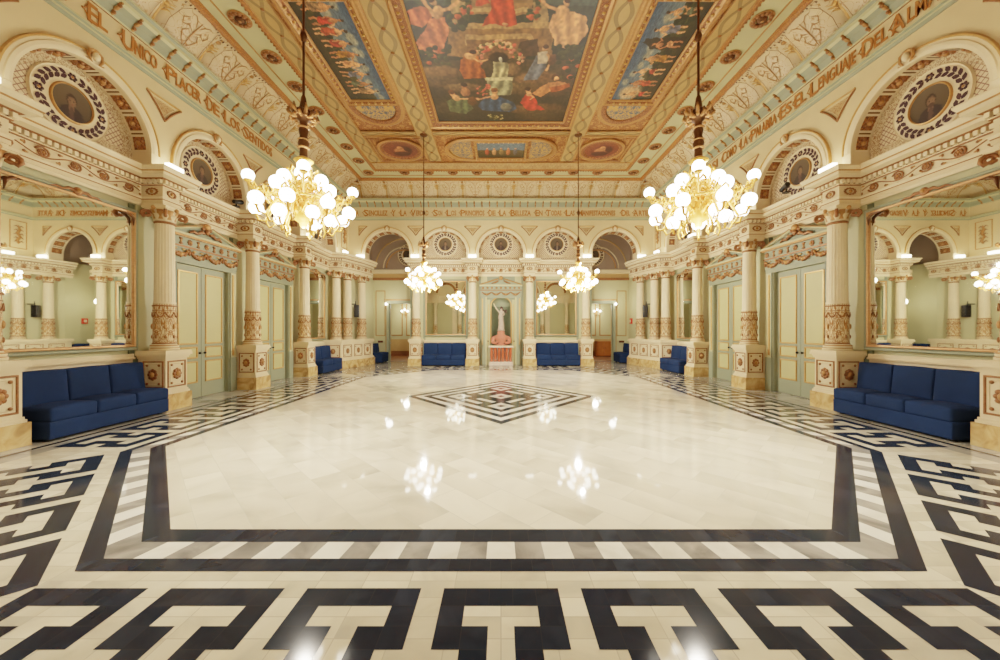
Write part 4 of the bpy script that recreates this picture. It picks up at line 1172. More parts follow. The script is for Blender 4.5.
# ------------------------------------------------------------------ VESTIBULE behind the arches
def vestibule():
    for side in ('left', 'right'):
        s = SG[side]
        b = MB()
        x_in, x_out, dc, dw, dh = 3.95, 6.35, 4.90, .62, 2.85
        def fr(x0, x1, z0, z1, m, y=YV):
            a, c = sorted((s*x0, s*x1)); b.quad((a, y, z0), (c, y, z0), (c, y, z1), (a, y, z1), m)
        fr(2.5, dc-dw, 0, 4.2, 'mint_wall'); fr(dc+dw, x_out, 0, 4.2, 'mint_wall'); fr(dc-dw, dc+dw, dh, 4.2, 'mint_wall')
        fr(2.5, x_out+.6, 4.2, 6.6, 'mauve')
        a, c = sorted((s*2.5, s*(x_out+.6)))
        b.quad((a, 16.25, 6.45), (c, 16.25, 6.45), (c, YV, 6.45), (a, YV, 6.45), 'mauve')
        for X in (x_in-1.4, x_out+.05): b.quad((s*X, 16.5, 4.2), (s*X, YV, 4.2), (s*X, YV, 6.5), (s*X, 16.5, 6.5), 'mauve')
        a, c = sorted((s*2.5, s*x_out))
        b.box(a, c, YV-.12, YV, 4.0, 4.12, 'copper'); b.box(a, c, YV-.06, YV, 4.12, 4.32, 'tan'); b.box(a, c, YV-.22, YV, 4.32, 4.5, 'cream')
        # arch mouldings round the dim lunette
        cx = s*4.75
        for r, m in ((1.05, 'cream'), (.95, 'mauve'), (.90, 'gold'), (1.45, 'tan')):
            b.tube([(cx+r*cos(PI*k/20), YV-.04, 4.6+r*sin(PI*k/20)) for k in range(21)], .035, m, 5)
        # wall panels beside the door
        for x0, x1 in ((5.72, 6.2),):
            a, c = sorted((s*x0, s*x1))
            b.M = Matrix.Translation((0, YV, 0)); b.rframe(a, c, 1.25, 3.5, [(0, 0), (.01, -.02), (.03, -.02), (.04, 0)], 'gold'); b.M = Matrix.Identity(4)
        a, c = sorted((s*5.6, s*6.3)); b.box(a, c, YV-.05, YV, 1.02, 1.09, 'mint_pale')
        struct(b.build('wall_%s_vestibule' % side))
        d = empty('door_%d' % (5 if s < 0 else 6), (s*dc, YV, 0)); d['kind'] = 'structure'
        f = MB()
        for q in (-1, 1):
            x0, x1 = sorted((q*dw, q*(dw+.17))); f.box(x0, x1, -.1, .12, 0, dh+.15, 'sage'); x0, x1 = sorted((q*(dw+.12), q*(dw+.15))); f.box(x0, x1, -.115, -.1, .2, dh+.1, 'gold_bright')
        f.box(-dw, dw, -.1, .12, dh, dh+.15, 'sage'); f.box(-dw-.2, dw+.2, -.14, 0, dh+.15, dh+.2, 'gold'); f.build('door_casing', d)
        L = MB(); L.box(0, .62, -.02, .02, .01, dh-.02, 'sage'); lf = L.build('door_leaf', d)
        lf.location = ((-s)*-dw if False else s*dw, .1, 0); lf.rotation_euler = (0, 0, PI/2+.25 if s < 0 else PI/2-.25)
        for z0, z1 in ((1.3, 2.65), (.95, 1.2), (.35, .85)):
            for yy in (-1, 1):
                p = MB(); p.quad((.12, yy*.022, z0), (.5, yy*.022, z0), (.5, yy*.022, z1), (.12, yy*.022, z1), 'panel_green'); p.rframe(.10, .52, z0-.02, z1+.02, [(0, yy*.02), (.02, yy*.035), (.04, yy*.022)], 'gold_bright'); p.build('door_panel', lf)
        # room beyond
        r = MB(); yb = 21.6
        def fr2(x0, x1, z0, z1, m, y):
            a, c = sorted((s*x0, s*x1)); r.quad((a, y, z0), (c, y, z0), (c, y, z1), (a, y, z1), m)
        fr2(2.5, 7.2, 0, 4, 'mint_wall', yb); fr2(2.5, 7.2, 0, 1.0, 'tan', yb-.02); fr2(2.5, 7.2, 0, .3, 'wood_brown', yb-.03)
        for X in (2.5, 7.2): r.quad((s*X, YV+.02, 0), (s*X, yb, 0), (s*X, yb, 4), (s*X, YV+.02, 4), 'mint_wall')
        a, c = sorted((s*2.5, s*7.2)); r.quad((a, YV, 4), (c, YV, 4), (c, yb, 4), (a, yb, 4), 'cream')
        r.quad((a, YV+.02, .004), (c, YV+.02, .004), (c, yb, .004), (a, yb, .004), 'wood_brown')
        r.M = Matrix.Translation((0, yb, 0))
        for X in (4.3, 5.3, 6.3):
            a, c = sorted((s*(X-.4), s*(X+.4))); r.rframe(a, c, 1.2, 3.4, [(0, 0), (.015, -.03), (.05, -.03), (.065, 0)], 'gold'); 
        struct(r.build('wall_%s_back_room' % side))
vestibule()
for side in ('left', 'right'):
    medallion('far', YV-.01, SG[side]*4.55, 5.25, 'shadowed roundel on the dim vault seen through the open %s arch' % side, 70 if side == 'left' else 71)
sc0 = None
def sconce(loc, rz, label, n=3):
    t = thing('wall_sconce', label, 'sconce', loc, rz, 'lit wall sconces')
    b = MB(); b.ball((0, -.02, 0), .09, 'gold', 10, 6, (.7, .3, 1.6)); b.tube([(0, -.03, -.3), (0, -.04, -.1), (0, -.03, .2)], [.01, .03, .015], 'gold', 6); b.build('back_plate', t)
    for i in range(n):
        x = (i-(n-1)/2)*.17; z = .12+.08*(1 if i == n//2 else 0)
        b = MB(); b.tube([(0, -.05, -.05), (x*.5, -.14, -.10), (x, -.18, -.02), (x, -.18, z-.07)], .012, 'gold', 6); b.lathe([(0, z-.075), (.035, z-.07), (.03, z-.05)], 'gold', 10, (x, -.18, 0)); b.build('arm', t)
        b = MB(); b.ball((x, -.18, z), .06, 'bulb', 10, 8); b.build('globe', t)
sconce((-5.72, 21.57, 2.55), 0, 'lit three-globe sconce in the room beyond the left arch', 3)
sconce((5.72, 21.57, 2.55), 0, 'lit three-globe sconce in the room beyond the right arch', 3)
sconce((-5.62, YV, 2.62), 0, 'single lit globe sconce beside the doorway through the left arch', 1)
sconce((5.62, YV, 2.62), 0, 'single lit globe sconce beside the doorway through the right arch', 1)
def cabinet():
    t = thing('wooden_cabinet', 'orange-brown wooden cabinet in the room beyond the right arch', 'cabinet', (5.98, 21.1, 0))
    b = MB(); b.box(-.45, .45, -.25, .25, .06, .86, 'wood'); b.build('body', t)
    b = MB(); b.box(-.48, .48, -.28, .27, .86, .90, 'wood'); b.build('top', t)
    b = MB(); b.box(-.42, .42, -.22, .22, 0, .06, 'wood_brown'); b.build('base', t)
    for s in (-1, 1):
        x0, x1 = sorted((s*.01, s*.42)); b = MB(); b.box(x0, x1, -.27, -.25, .1, .82, 'wood'); d = b.build('door', t)
        b = MB(); b.ball((s*.05, -.285, .5), .018, 'bronze', 7, 5); b.build('knob', d)
cabinet()

# ------------------------------------------------------------------ small wall things
for side in ('left', 'right'):
    s = SG[side]
    t = thing('wall_speaker', 'black wall speaker on bracket between the corner columns, %s side' % side, 'speaker', (s*6.40, 15.42, 2.1), RZ[side]+s*-.33)
    b = MB(); b.rbox(-.11, .11, -.30, -.10, .0, .52, .02, 'black_plastic', n=3); b.build('enclosure', t)
    b = MB(); b.tube([(0, -.16, .50), (0, -.16, .64), (0, -.16, .68)], .016, 'black_plastic', 6); b.box(-.03, .03, -.18, .06, .54, .58, 'black_plastic'); b.build('bracket', t)
    b = MB(); b.box(-.09, .09, -.305, -.30, .03, .49, 'black_plastic'); b.build('grille', t)
    t = tag(MB().build('x'), 'x', 'x') if False else None
    t = thing('switch_plate', 'dark red switch plate on the %s vestibule wall beside the arch doorway' % side, 'switch plate', (s*5.95, YV, 1.0-.02))
    b = MB(); b.box(-.12, .12, -.07, 0, -.05, .05, 'plate_dark'); b.build('plate', t)
    b = MB()
    for k in (-1, 0, 1): b.box(k*.07-.02, k*.07+.02, -.08, -.07, -.025, .025, 'bronze')
    b.build('rocker', t)
t = thing('fire_alarm', 'red fire alarm box on the right vestibule wall', 'fire alarm', (6.30, 17.35, 1.85), RZ['right'])
b = MB(); b.box(-.11, .11, -.07, 0, 0, .26, 'red_paint'); b.build('housing', t)
b = MB(); b.box(-.06, .06, -.08, -.07, .07, .19, 'ivory'); b.build('glass_panel', t)
for loc, rz, lab in (((-6.78, 9.22, 4.70), PI/2, 'small black spotlight on the left cornice between the two doors'), ((6.56, 8.28, 4.70), -PI/2, 'black spotlight bar on the right cornice above the first door')):
    t = thing('spotlight', lab, 'spotlight', loc, rz)
    b = MB(); b.box(-.06, .06, -.06, .06, 0, .03, 'black_plastic'); b.tube([(0, 0, .02), (0, 0, .12)], .02, 'black_plastic', 6); b.build('stand', t)
    b = MB(); b.tube([(-.12, -.02, .10), (.12, -.06, .16)], [.05, .06], 'black_plastic', 10); b.build('lamp_head', t)

# ------------------------------------------------------------------ CEILING
def cz(d): return ZC-d
CEIL = MB()
CEIL.quad((-7.2, 23, ZC+.03), (7.2, 23, ZC+.03), (7.2, YB, ZC+.03), (-7.2, YB, ZC+.03), 'orn_ceiling', [(0, 0), (14, 0), (14, 20), (0, 20)])
ceil = struct(CEIL.build('ceiling'))
Y1, Y0 = 15.0, .15
def rect(x, y0, y1): return [(-x, y0), (-x, y1), (x, y1), (x, y0)]
def ring_flat(xo, yo0, yo1, xi, yi0, yi1, z, m, name, us=1.):
    b = MB(); A, B = rect(xo, yo0, yo1), rect(xi, yi0, yi1)
    for k in range(4):
        a, c, d, e = A[k], A[(k+1) % 4], B[(k+1) % 4], B[k]; L = math.hypot(c[0]-a[0], c[1]-a[1])*us; wd = abs(xo-xi)*us
        b.quad((*a, z), (*c, z), (*d, z), (*e, z), m, [(0, 0), (L, 0), (L, wd), (0, wd)])
    return b.build(name, ceil)
def mould(x, y0, y1, prof, m, name, us=2.):
    b = MB(); b.sweep(rect(x, y0, y1), prof, m, closed=True, uscale=us); return b.build(name, ceil)
ring_flat(5.9, Y0, Y1+.05, 4.97, 2.57, 14.19, ZC, 'mint_pale', 'mint_border')
# mouldings
mould(5.86, Y0, Y1, [(-.06, ZC), (-.04, ZC-.09), (.0, ZC-.11), (.05, ZC-.08), (.07, ZC)], 'orn_gilt', 'gilt_moulding', 5)
mould(5.58, Y0+.3, 14.72, [(0, ZC), (.005, ZC-.02), (.025, ZC-.02), (.03, ZC)], 'gold', 'gilt_fillet')
mould(5.00, 2.54, 14.22, [(-.02, ZC), (.0, ZC-.05), (.05, ZC-.06), (.09, ZC)], 'orn_gilt', 'gilt_moulding', 6)
bd = MB()                                                  # bead row
for s in (-1, 1):
    for k in range(98): bd.ball((s*5.0, 4.6+k*.098, ZC-.05), .026, 'copper', 6, 3)
for k in range(100): bd.ball((-4.95+k*.1, 14.22, ZC-.05), .026, 'copper', 6, 3)
bd.build('bead_moulding', ceil)
# guilloche bands
def guilloche(x0, x1, y0, y1, along, name, lam=.66):
    b = MB(); z = ZC-.008
    b.quad((x0, y1, z), (x1, y1, z), (x1, y0, z), (x0, y0, z), 'tan')
    L = (y1-y0) if along == 'y' else (x1-x0); W = (x1-x0) if along == 'y' else (y1-y0); n = max(1, round(L/lam)); A = W*.27; w = W*.085
    cnt = n*16
    for ph in (0, PI):
        for q in range(cnt):
            def P(i, e):
                u = i/cnt*L; v = W/2+(A+0)*sin(ph+2*PI*i/16*.5)+e
                return (x0+v, y0+u, z-.004-.002*(ph > 1)) if along == 'y' else (x0+u, y0+v, z-.004-.002*(ph > 1))
            b.quad(P(q, -w), P(q+1, -w), P(q+1, w), P(q, w), 'olive')
    for i in range(n+1):
        u = i/n*L; c = (x0+W/2, y0+u, z-.01) if along == 'y' else (x0+u, y0+W/2, z-.01)
        b.ball(c, W*.09, 'copper', 8, 4, (1, 1, .4))
    for e in (.02, W-.02):
        if along == 'y': b.tube([(x0+e, y0, z-.01), (x0+e, y1, z-.01)], .016, 'gold', 5)
        else: b.tube([(x0, y0+e, z-.01), (x1, y0+e, z-.01)], .016, 'gold', 5)
    return b.build(name, ceil)
for s in (-1, 1):
    a, c = sorted((s*2.19, s*2.74)); guilloche(a, c, 3.6, 13.45, 'y', 'guilloche_band')
    a, c = sorted((s*4.46, s*4.93)); guilloche(a, c, 3.2, 13.55, 'y', 'guilloche_band')
    a, c = sorted((s*2.19, s*2.74))
guilloche(-2.19, 2.19, 11.42, 11.70, 'x', 'guilloche_band', .6)
for s in (-1, 1): 
    a, c = sorted((s*2.74, s*4.46)); guilloche(a, c, 11.42, 11.70, 'x', 'guilloche_band', .6)
bnd = MB(); bnd.quad((-4.9, 14.15, ZC-.006), (4.9, 14.15, ZC-.006), (4.9, 13.6, ZC-.006), (-4.9, 13.6, ZC-.006), 'orn_tan', [(0, 0), (20, 0), (20, 1.1), (0, 1.1)]); bnd.build('painted_band', ceil)
for y in (13.58, 14.12):
    b = MB(); b.tube([(-4.9, y, ZC-.015), (4.9, y, ZC-.015)], .025, 'gold', 5); b.build('gilt_fillet', ceil)

# cove
def cove_mesh(w):
    b = MB(); 
    def prof(v):                                           # (outwards from the wall plane, z)
        a = v*PI/2
        return (.02+.74*(1-cos(a))**.9*1.0, 7.16+.70*sin(a)**.95)
    def fn(u, v):
        o, z = prof(v); k = (1-(2*u-1)**2)**.62*(.24*sin(PI*(.10+.78*v)))
        n = (cos(v*PI/2)*.9, -.45*sin(v*PI/2))
        return ((u-.5)*w, -(o+k*n[0]), z-.0+k*n[1])
    b.grid(fn, 20, 10, 'orn_cove', lambda u, v: (u, v*.95+.3))
    # gilt arabesques on the swelling
    def on(u, v, e=.012):
        x, y, z = fn(u, v); return (x, y-e, z-e)
    for s in (-1, 1):
        S = lambda q: .5+s*q
        b.tube([on(S(.02), .16), on(S(.10), .26), on(S(.16), .38), on(S(.10), .48), on(S(.04), .42)], [.004, .008, .010, .008, .004], 'gold', 5)
        b.tube([on(S(.02), .48), on(S(.12), .56), on(S(.22), .50), on(S(.27), .62), on(S(.20), .72)], [.004, .010, .010, .008, .004], 'gold', 5)
        b.tube([on(S(.03), .62), on(S(.08), .76), on(S(.16), .84), on(S(.24), .82)], [.004, .009, .008, .004], 'gold', 5)
        b.tube([on(S(.36), .10), on(S(.38), .4), on(S(.36), .7), on(S(.30), .88)], .004, 'copper', 5)
    for k in range(15):
        u = .03+.94*k/14; v = .80+.17*sin(PI*u)
        x, y, z = on(u, v, .0); b.tube([(x, y, z), (x, y-.045, z+.02)], [.020, .008], 'umber', 4)
    b.tube([on(.5, .1), on(.5, .35), on(.5, .6), on(.5, .8)], [.004, .010, .012, .006], 'gold', 6)
    return b
def finial_mesh():
    b = MB()
    b.tube([(0, -.03, 7.18), (0, -.08, 7.40), (0, -.20, 7.60), (0, -.40, 7.74)], [.02, .03, .034, .026], 'gold_bright', 6)
    for s in (-1, 1):
        for k in range(3):
            b.tube([(s*.02, -.24-.06*k, 7.60+.05*k), (s*(.06+.02*k), -.31-.06*k, 7.63+.045*k), (s*(.10+.03*k), -.33-.07*k, 7.62+.05*k)], [.014, .022, .008], 'gold_bright', 5)
        b.tube([(s*.03, -.52, 7.82), (s*.14, -.60, 7.85), (s*.25, -.66, 7.86), (s*.33, -.70, 7.86)], [.03, .035, .025, .008], 'umber', 6)
    b.ball((0, -.36, 7.70), .05, 'gold_bright', 8, 6, (1.3, 1, 1)); b.ball((0, -.50, 7.79), .05, 'gold', 8, 5, (1.5, 1, .6))
    return b
cv = {}
def cove(idx, side, a0, a1, n):
    root = struct(empty('trim_%d' % idx)); w = (a1-a0)/n
    for i in range(n):
        put('cove%.3f' % w, lambda: cove_mesh(w), root, side, XU if side != 'far' else YU, a0+(i+.5)*w, 'cove_panel')
    for i in range(n+1): put('finial', finial_mesh, root, side, XU if side != 'far' else YU, a0+i*w, 'cove_finial')
cove(11, 'left', 15.73-.6-14*1.045, 15.13, 14); cove(12, 'right', 15.73-.6-14*1.045, 15.13, 14); cove(13, 'far', -6.05, 6.05, 11)
cb = MB()                                                  # plain backing behind the swellings
for k in range(8):
    v0, v1 = k/8, (k+1)/8
    p = lambda v: (.02+.74*(1-cos(v*PI/2))**.9-.02, 7.16+.72*sin(v*PI/2)**.95)
    cb.sweep([(-XU, YB), (-XU, YU), (XU, YU), (XU, YB)], [p(v0), p(v1)], 'cream')
struct(cb.build('trim_14'))
nb = MB(); nb.quad((-7, YB+.02, 7.0), (7, YB+.02, 7.0), (7, Y0, ZC), (-7, Y0, ZC), 'cream'); struct(nb.build('trim_15'))

# rosettes on the mint border
def rosette_thing(loc, label):
    global ro0
    if ro0 is None:
        t = thing('ceiling_rosette', label, 'rosette', loc, 0, 'gilt rosettes on the mint ceiling border'); b = MB()
        for k in range(12):
            a = 2*PI*k/12; b.ball((.155*cos(a), .155*sin(a), -.03), .05, 'copper', 7, 4, (1, 1, .6))
        b.tube([(.20*cos(2*PI*k/24), .20*sin(2*PI*k/24), -.015) for k in range(24)], .018, 'gold', 5, True); b.build('petals', t)
        b = MB(); b.ball((0, 0, -.02), .10, 'bronze', 12, 5, (1, 1, .5)); b.ball((0, 0, -.05), .04, 'gold', 8, 4, (1, 1, .7)); b.build('boss', t); ro0 = t
    else: dup(ro0, loc, 0, label)
ro0 = None
RY = [7.31-1.0, 7.31, 8.32, 9.33, 10.35, 11.37, 12.38, 13.4, 14.4]
for side in ('left', 'right'):
    for i, y in enumerate(reversed(RY)):
        rosette_thing((SG[side]*5.30, y, ZC), 'gilt flower rosette on the mint ceiling border, %s long side, %s from the far corner' % (side, ORD[i]))
for i in range(9):
    rosette_thing(((i-4)*.965, 14.4, ZC), 'gilt flower rosette on the mint ceiling border along the end wall, %s from the left' % ORD[i+1])

# ------------------------------------------------------------------ CEILING PAINTINGS (painted into vertex colours)
class Canvas:
    def __init__(s, W, H, bg, seed=1):
        s.W, s.H = W, H; s.a = np.ones((H, W, 3))*np.array(bg)/255; s.rg = np.random.RandomState(seed)
        s.yy, s.xx = np.mgrid[0:H, 0:W]; s.xx = s.xx/W; s.yy = s.yy/H
    def grad(s, y0, y1, c0, c1):
        t = np.clip((s.yy-y0)/(y1-y0), 0, 1)[..., None]; mk = ((s.yy >= y0) & (s.yy <= y1))[..., None]
        s.a = np.where(mk, np.array(c0)/255*(1-t)+np.array(c1)/255*t, s.a)
    def noise(s, n):
        g = s.rg.rand(n+3, n+3); x = s.xx*n; y = s.yy*n*s.H/s.W if False else s.yy*n
        xi, yi = x.astype(int), y.astype(int); fx, fy = x-xi, y-yi; fx = fx*fx*(3-2*fx); fy = fy*fy*(3-2*fy)
        return (g[yi, xi]*(1-fx)+g[yi, xi+1]*fx)*(1-fy)+(g[yi+1, xi]*(1-fx)+g[yi+1, xi+1]*fx)*fy
    def blend(s, mk, c):
        mk = mk[..., None]; s.a = s.a*(1-mk)+np.array(c)/255*mk
    def ell(s, cx, cy, rx, ry, c, rot=0., soft=.35, shade=True):
        dx, dy = s.xx-cx, s.yy-cy; asp = s.H/s.W; dy = dy*asp; 
        X = dx*cos(rot)+dy*sin(rot); Y = -dx*sin(rot)+dy*cos(rot)
        d = (X/rx)**2+(Y/(ry*asp))**2; mk = np.clip((1-d)/soft, 0, 1)
        cc = np.array(c)/255
        if shade:
            sh = np.clip(1+.30*(-X/rx*.5-Y/(ry*asp)*.5), .6, 1.35)[..., None]; s.a = s.a*(1-mk[..., None])+np.clip(cc*sh, 0, 1)*mk[..., None]
        else: s.blend(mk, c)
    def poly(s, P, c, fold=0.):
        mk = np.zeros((s.H, s.W), bool); n = len(P)
        for i in range(n):
            (x0, y0), (x1, y1) = P[i], P[(i+1) % n]
            if y0 == y1: continue
            cond = (s.yy >= min(y0, y1)) & (s.yy < max(y0, y1)); xi = x0+(s.yy-y0)*(x1-x0)/(y1-y0); mk ^= cond & (s.xx < xi)
        cc = np.array(c)/255*np.ones_like(s.a)
        if fold: cc = cc*(1+fold*np.sin(s.xx*95+4*np.sin(s.yy*9)+5*s.noise(7)))[..., None]
        s.a = np.where(mk[..., None], np.clip(cc, 0, 1), s.a)
    def line(s, P, w, c):
        asp = s.H/s.W
        for (x0, y0), (x1, y1) in zip(P, P[1:]):
            dx, dy = x1-x0, (y1-y0)*asp; L2 = dx*dx+dy*dy+1e-12; t = np.clip(((s.xx-x0)*dx+(s.yy-y0)*asp*dy)/L2, 0, 1)
            d = np.hypot(s.xx-x0-t*dx, (s.yy-y0)*asp-t*dy); s.blend(np.clip((w-d)/(w*.4), 0, 1), c)
    def dots(s, n, x0, x1, y0, y1, r, cols, arc=None):
        for i in range(n):
            x, y = s.rg.uniform(x0, x1), s.rg.uniform(y0, y1)
            s.ell(x, y, r*s.rg.uniform(.6, 1.3), r*s.rg.uniform(.6, 1.3)*s.W/s.H, cols[s.rg.randint(len(cols))])
    def finish(s, k=.10, gam=1.4):
        def fb(): return s.noise(11)*.45+s.noise(26)*.35+s.noise(60)*.2-.5
        wx = (s.xx+fb()*.030)*s.W; wy = (s.yy+fb()*.030*s.W/s.H)*s.H
        xi = np.clip(wx, 0, s.W-1.001); yi = np.clip(wy, 0, s.H-1.001); x0, y0 = xi.astype(int), yi.astype(int); fx, fy = (xi-x0)[..., None], (yi-y0)[..., None]
        x1, y1 = np.minimum(x0+1, s.W-1), np.minimum(y0+1, s.H-1)
        s.a = (s.a[y0, x0]*(1-fx)+s.a[y0, x1]*fx)*(1-fy)+(s.a[y1, x0]*(1-fx)+s.a[y1, x1]*fx)*fy
        # dappled light and broken brushwork
        s.a = s.a*(1+.42*(s.noise(30)*.35+s.noise(75)*.65-.5)[..., None]*np.array([1.1, 1., .8]))
        s.a = np.clip(s.a, 0, 1)**gam; g = s.a.mean(-1, keepdims=True)*np.array([1.08, .98, .84]); s.a = s.a*.76+g*.24
        n = (s.noise(14)*.5+s.noise(40)*.3+s.noise(90)*.2-.5)*2*k; s.a = np.clip(s.a*(1+n[..., None])*np.array([1.02, .98, .9]), 0, 1)
SKIN = (222, 160, 116)
def canvas_obj(cv, x0, x1, y0, y1, z, parent, name='canvas', flipx=False, transpose=0):
    """transpose 0: picture right = +X, down = +Y. +1: picture up = +X, right = +Y. -1: picture up = -X, right = -Y"""
    H, W = cv.H, cv.W; j, i = np.mgrid[0:H, 0:W]; u, v = i/(W-1), j/(H-1)
    if transpose == 0: X, Y = x0+(x1-x0)*u, y0+(y1-y0)*v
    elif transpose == 1: X, Y = x1-(x1-x0)*v, y0+(y1-y0)*u
    else: X, Y = x0+(x1-x0)*v, y1-(y1-y0)*u
    V = np.stack([X, Y, np.full_like(X, z, dtype=float)], -1).reshape(-1, 3)
    q = (np.arange(H-1)[:, None]*W+np.arange(W-1)[None, :]).ravel(); F = np.stack([q, q+1, q+W+1, q+W], 1)
    me = bpy.data.meshes.new(name); me.from_pydata(V.tolist(), [], F.tolist())
    colour_attr(me, np.concatenate([lin_np(cv.a.reshape(-1, 3)), np.ones((H*W, 1))], 1))
    me.materials.append(MATS['painted_canvas']); o = bpy.data.objects.new(name, me); COL.objects.link(o); o.parent = parent; return o
HC = ZC-EYE
CPX = (-1.87, 1.87, 5.90, 10.87)
def cp(cx, cy):
    """crop coordinates noted from the photograph -> picture coordinates of the central painting"""
    px, py = 390+cx/4.35, cy/4.35; Y = HC*360/(330-py); X = (px-501)*Y/360
    return ((X-CPX[0])/(CPX[1]-CPX[0]), (Y-CPX[2])/(CPX[3]-CPX[2]))
def central():
    c = Canvas(300, 400, (52, 60, 52), 3)
    def e(cx, cy, rx, ry, col, rot=0, **k):
        x, y = cp(cx, cy); x2, _ = cp(cx+rx, cy); _, y2 = cp(cx, cy+ry); c.ell(x, y, abs(x2-x), abs(y2-y), col, rot, **k)
    def p(P, col, fold=0.): c.poly([cp(*q) for q in P], col, fold)
    def l(P, w, col): c.line([cp(*q) for q in P], w, col)
    c.grad(0, .22, (96, 124, 150), (70, 88, 84)); c.grad(.22, .5, (54, 66, 60), (48, 58, 52)); c.grad(.5, 1, (86, 74, 54), (58, 54, 40))
    for i in range(60): c.ell(c.rg.uniform(0, 1), c.rg.uniform(.05, .45), .06, .04, [(46, 62, 52), (60, 76, 56), (38, 50, 48)][i % 3])
    # temple front and stepped throne
    p([(262, -220), (300, -220), (335, 110), (262, 110)], (176, 146, 104)); p([(625, -220), (670, -220), (684, 105), (622, 105)], (170, 140, 100))
    p([(330, -60), (620, -60), (622, 60), (330, 60)], (160, 124, 84)); p([(345, 28), (600, 28), (600, 52), (345, 52)], (194, 160, 112))
    p([(250, 108), (705, 100), (705, 240), (250, 240)], (150, 114, 76)); p([(250, 96), (705, 92), (705, 118), (250, 120)], (186, 150, 104))
    p([(330, 145), (612, 143), (640, 190), (330, 190)], (190, 152, 106)); p([(335, 165), (600, 165), (590, 250), (335, 250)], (140, 104, 72)); p([(560, 180), (640, 160), (650, 240), (560, 240)], (86, 66, 52))
    # enthroned red figure
    p([(445, -120), (530, -120), (545, 20), (552, 98), (510, 108), (430, 100), (395, 106), (440, 40)], (208, 72, 44), .16)
    e(487, -95, 26, 26, SKIN); e(487, -130, 17, 18, SKIN); e(487, -141, 18, 12, (70, 46, 34)); p([(370, -5), (425, -8), (440, 12), (372, 22)], (214, 82, 58), .1); e(500, 98, 18, 8, SKIN)
    # dancers on either side
    for (pts, col) in (([(75, 40), (130, 15), (190, 40), (175, 80), (140, 118), (90, 100)], (212, 112, 84)), ([(170, 75), (235, 70), (255, 130), (235, 200), (215, 235), (140, 225), (118, 180), (150, 130)], (216, 122, 90))): p(pts, col, .14)
    e(205, 52, 26, 34, SKIN, .3); e(188, 6, 15, 17, SKIN); e(182, -2, 15, 12, (80, 44, 28)); l([(215, 40), (255, 35), (292, 4)], .012, SKIN); l([(185, 60), (160, 20), (140, -20)], .012, SKIN)
    p([(700, 60), (760, 40), (850, 70), (862, 130), (820, 190), (770, 205), (715, 190), (690, 110)], (216, 158, 118), .12); e(745, 45, 32, 30, SKIN, -.2); e(765, 5, 15, 17, SKIN); e(770, -4, 15, 11, (70, 42, 30)); l([(725, 40), (690, 22), (664, -4)], .012, SKIN); l([(760, 55), (745, 85), (720, 92)], .011, SKIN)
    for x0 in (330, 630): c.dots(26, *[cp(x0-20, 30)[0], cp(x0+20, 30)[0]], cp(0, -40)[1], cp(0, 80)[1], .016, [(62, 84, 52), (92, 96, 52), (210, 92, 60)])
    # shrubs
    for x0, x1, y0, y1, n in ((140, 260, 200, 290, 40), (735, 865, 185, 340, 60), (250, 330, 60, 130, 26)):
        for i in range(n):
            u, v = cp(c.rg.uniform(x0, x1), c.rg.uniform(y0, y1)); c.ell(u, v, .02, .014, [(50, 62, 40), (72, 82, 50), (206, 96, 60)][c.rg.randint(3) if i % 3 == 0 else i % 2])
    # rocks
    for (x, y, rx, ry, col) in ((220, 310, 100, 34, (140, 108, 76)), (200, 350, 120, 28, (112, 92, 66)), (320, 375, 90, 20, (128, 104, 76)), (640, 340, 110, 40, (132, 100, 72)), (560, 380, 90, 30, (110, 92, 62)), (720, 380, 120, 40, (96, 78, 54)), (520, 300, 50, 30, (150, 120, 88)), (300, 470, 140, 30, (76, 66, 46)), (640, 470, 140, 26, (108, 84, 56)), (700, 500, 160, 30, (84, 70, 46))): e(x, y, rx, ry, col, 0, soft=.5)
    # fountain
    e(472, 250, 48, 28, (62, 44, 36)); p([(448, 268), (506, 268), (515, 340), (440, 340)], (168, 164, 132), .22); p([(415, 338), (538, 338), (520, 410), (430, 410)], (150, 154, 128), .25); e(476, 258, 9, 12, (226, 226, 206)); p([(410, 332), (540, 332), (536, 346), (414, 346)], (206, 200, 166))
    for i in range(110):
        a = c.rg.uniform(PI*.92, PI*2.08); r = c.rg.uniform(70, 112); u, v = cp(470+r*1.0*cos(a), 255+r*.75*sin(a)); c.ell(u, v, .014, .011, [(226, 130, 112), (232, 168, 136), (214, 92, 80), (222, 192, 140), (104, 100, 64)][c.rg.randint(5)])
    # figures round the water
    p([(305, 250), (335, 225), (385, 235), (400, 290), (420, 335), (325, 336), (300, 300)], (184, 98, 40), .14); e(350, 238, 28, 18, SKIN, .4); e(368, 222, 13, 14, SKIN); e(362, 216, 14, 11, (72, 42, 28)); l([(350, 240), (390, 262), (420, 255)], .009, SKIN)
    p([(640, 235), (690, 235), (680, 290), (640, 345), (578, 344), (610, 290)], (112, 124, 146), .12); p([(645, 225), (690, 222), (685, 268), (640, 272)], (198, 186, 172)); e(676, 208, 14, 15, SKIN); e(678, 200, 15, 11, (84, 48, 32)); l([(688, 235), (700, 270), (680, 300)], .009, SKIN); e(708, 255, 18, 26, (110, 72, 48)); e(708, 235, 13, 6, (130, 90, 58))
    p([(620, 400), (690, 350), (760, 352), (785, 372), (700, 392), (650, 418)], (206, 138, 92), .05); e(715, 330, 14, 14, (84, 54, 38)); e(722, 335, 9, 10, SKIN); p([(690, 375), (780, 356), (784, 374), (700, 398)], (176, 92, 48), .1)
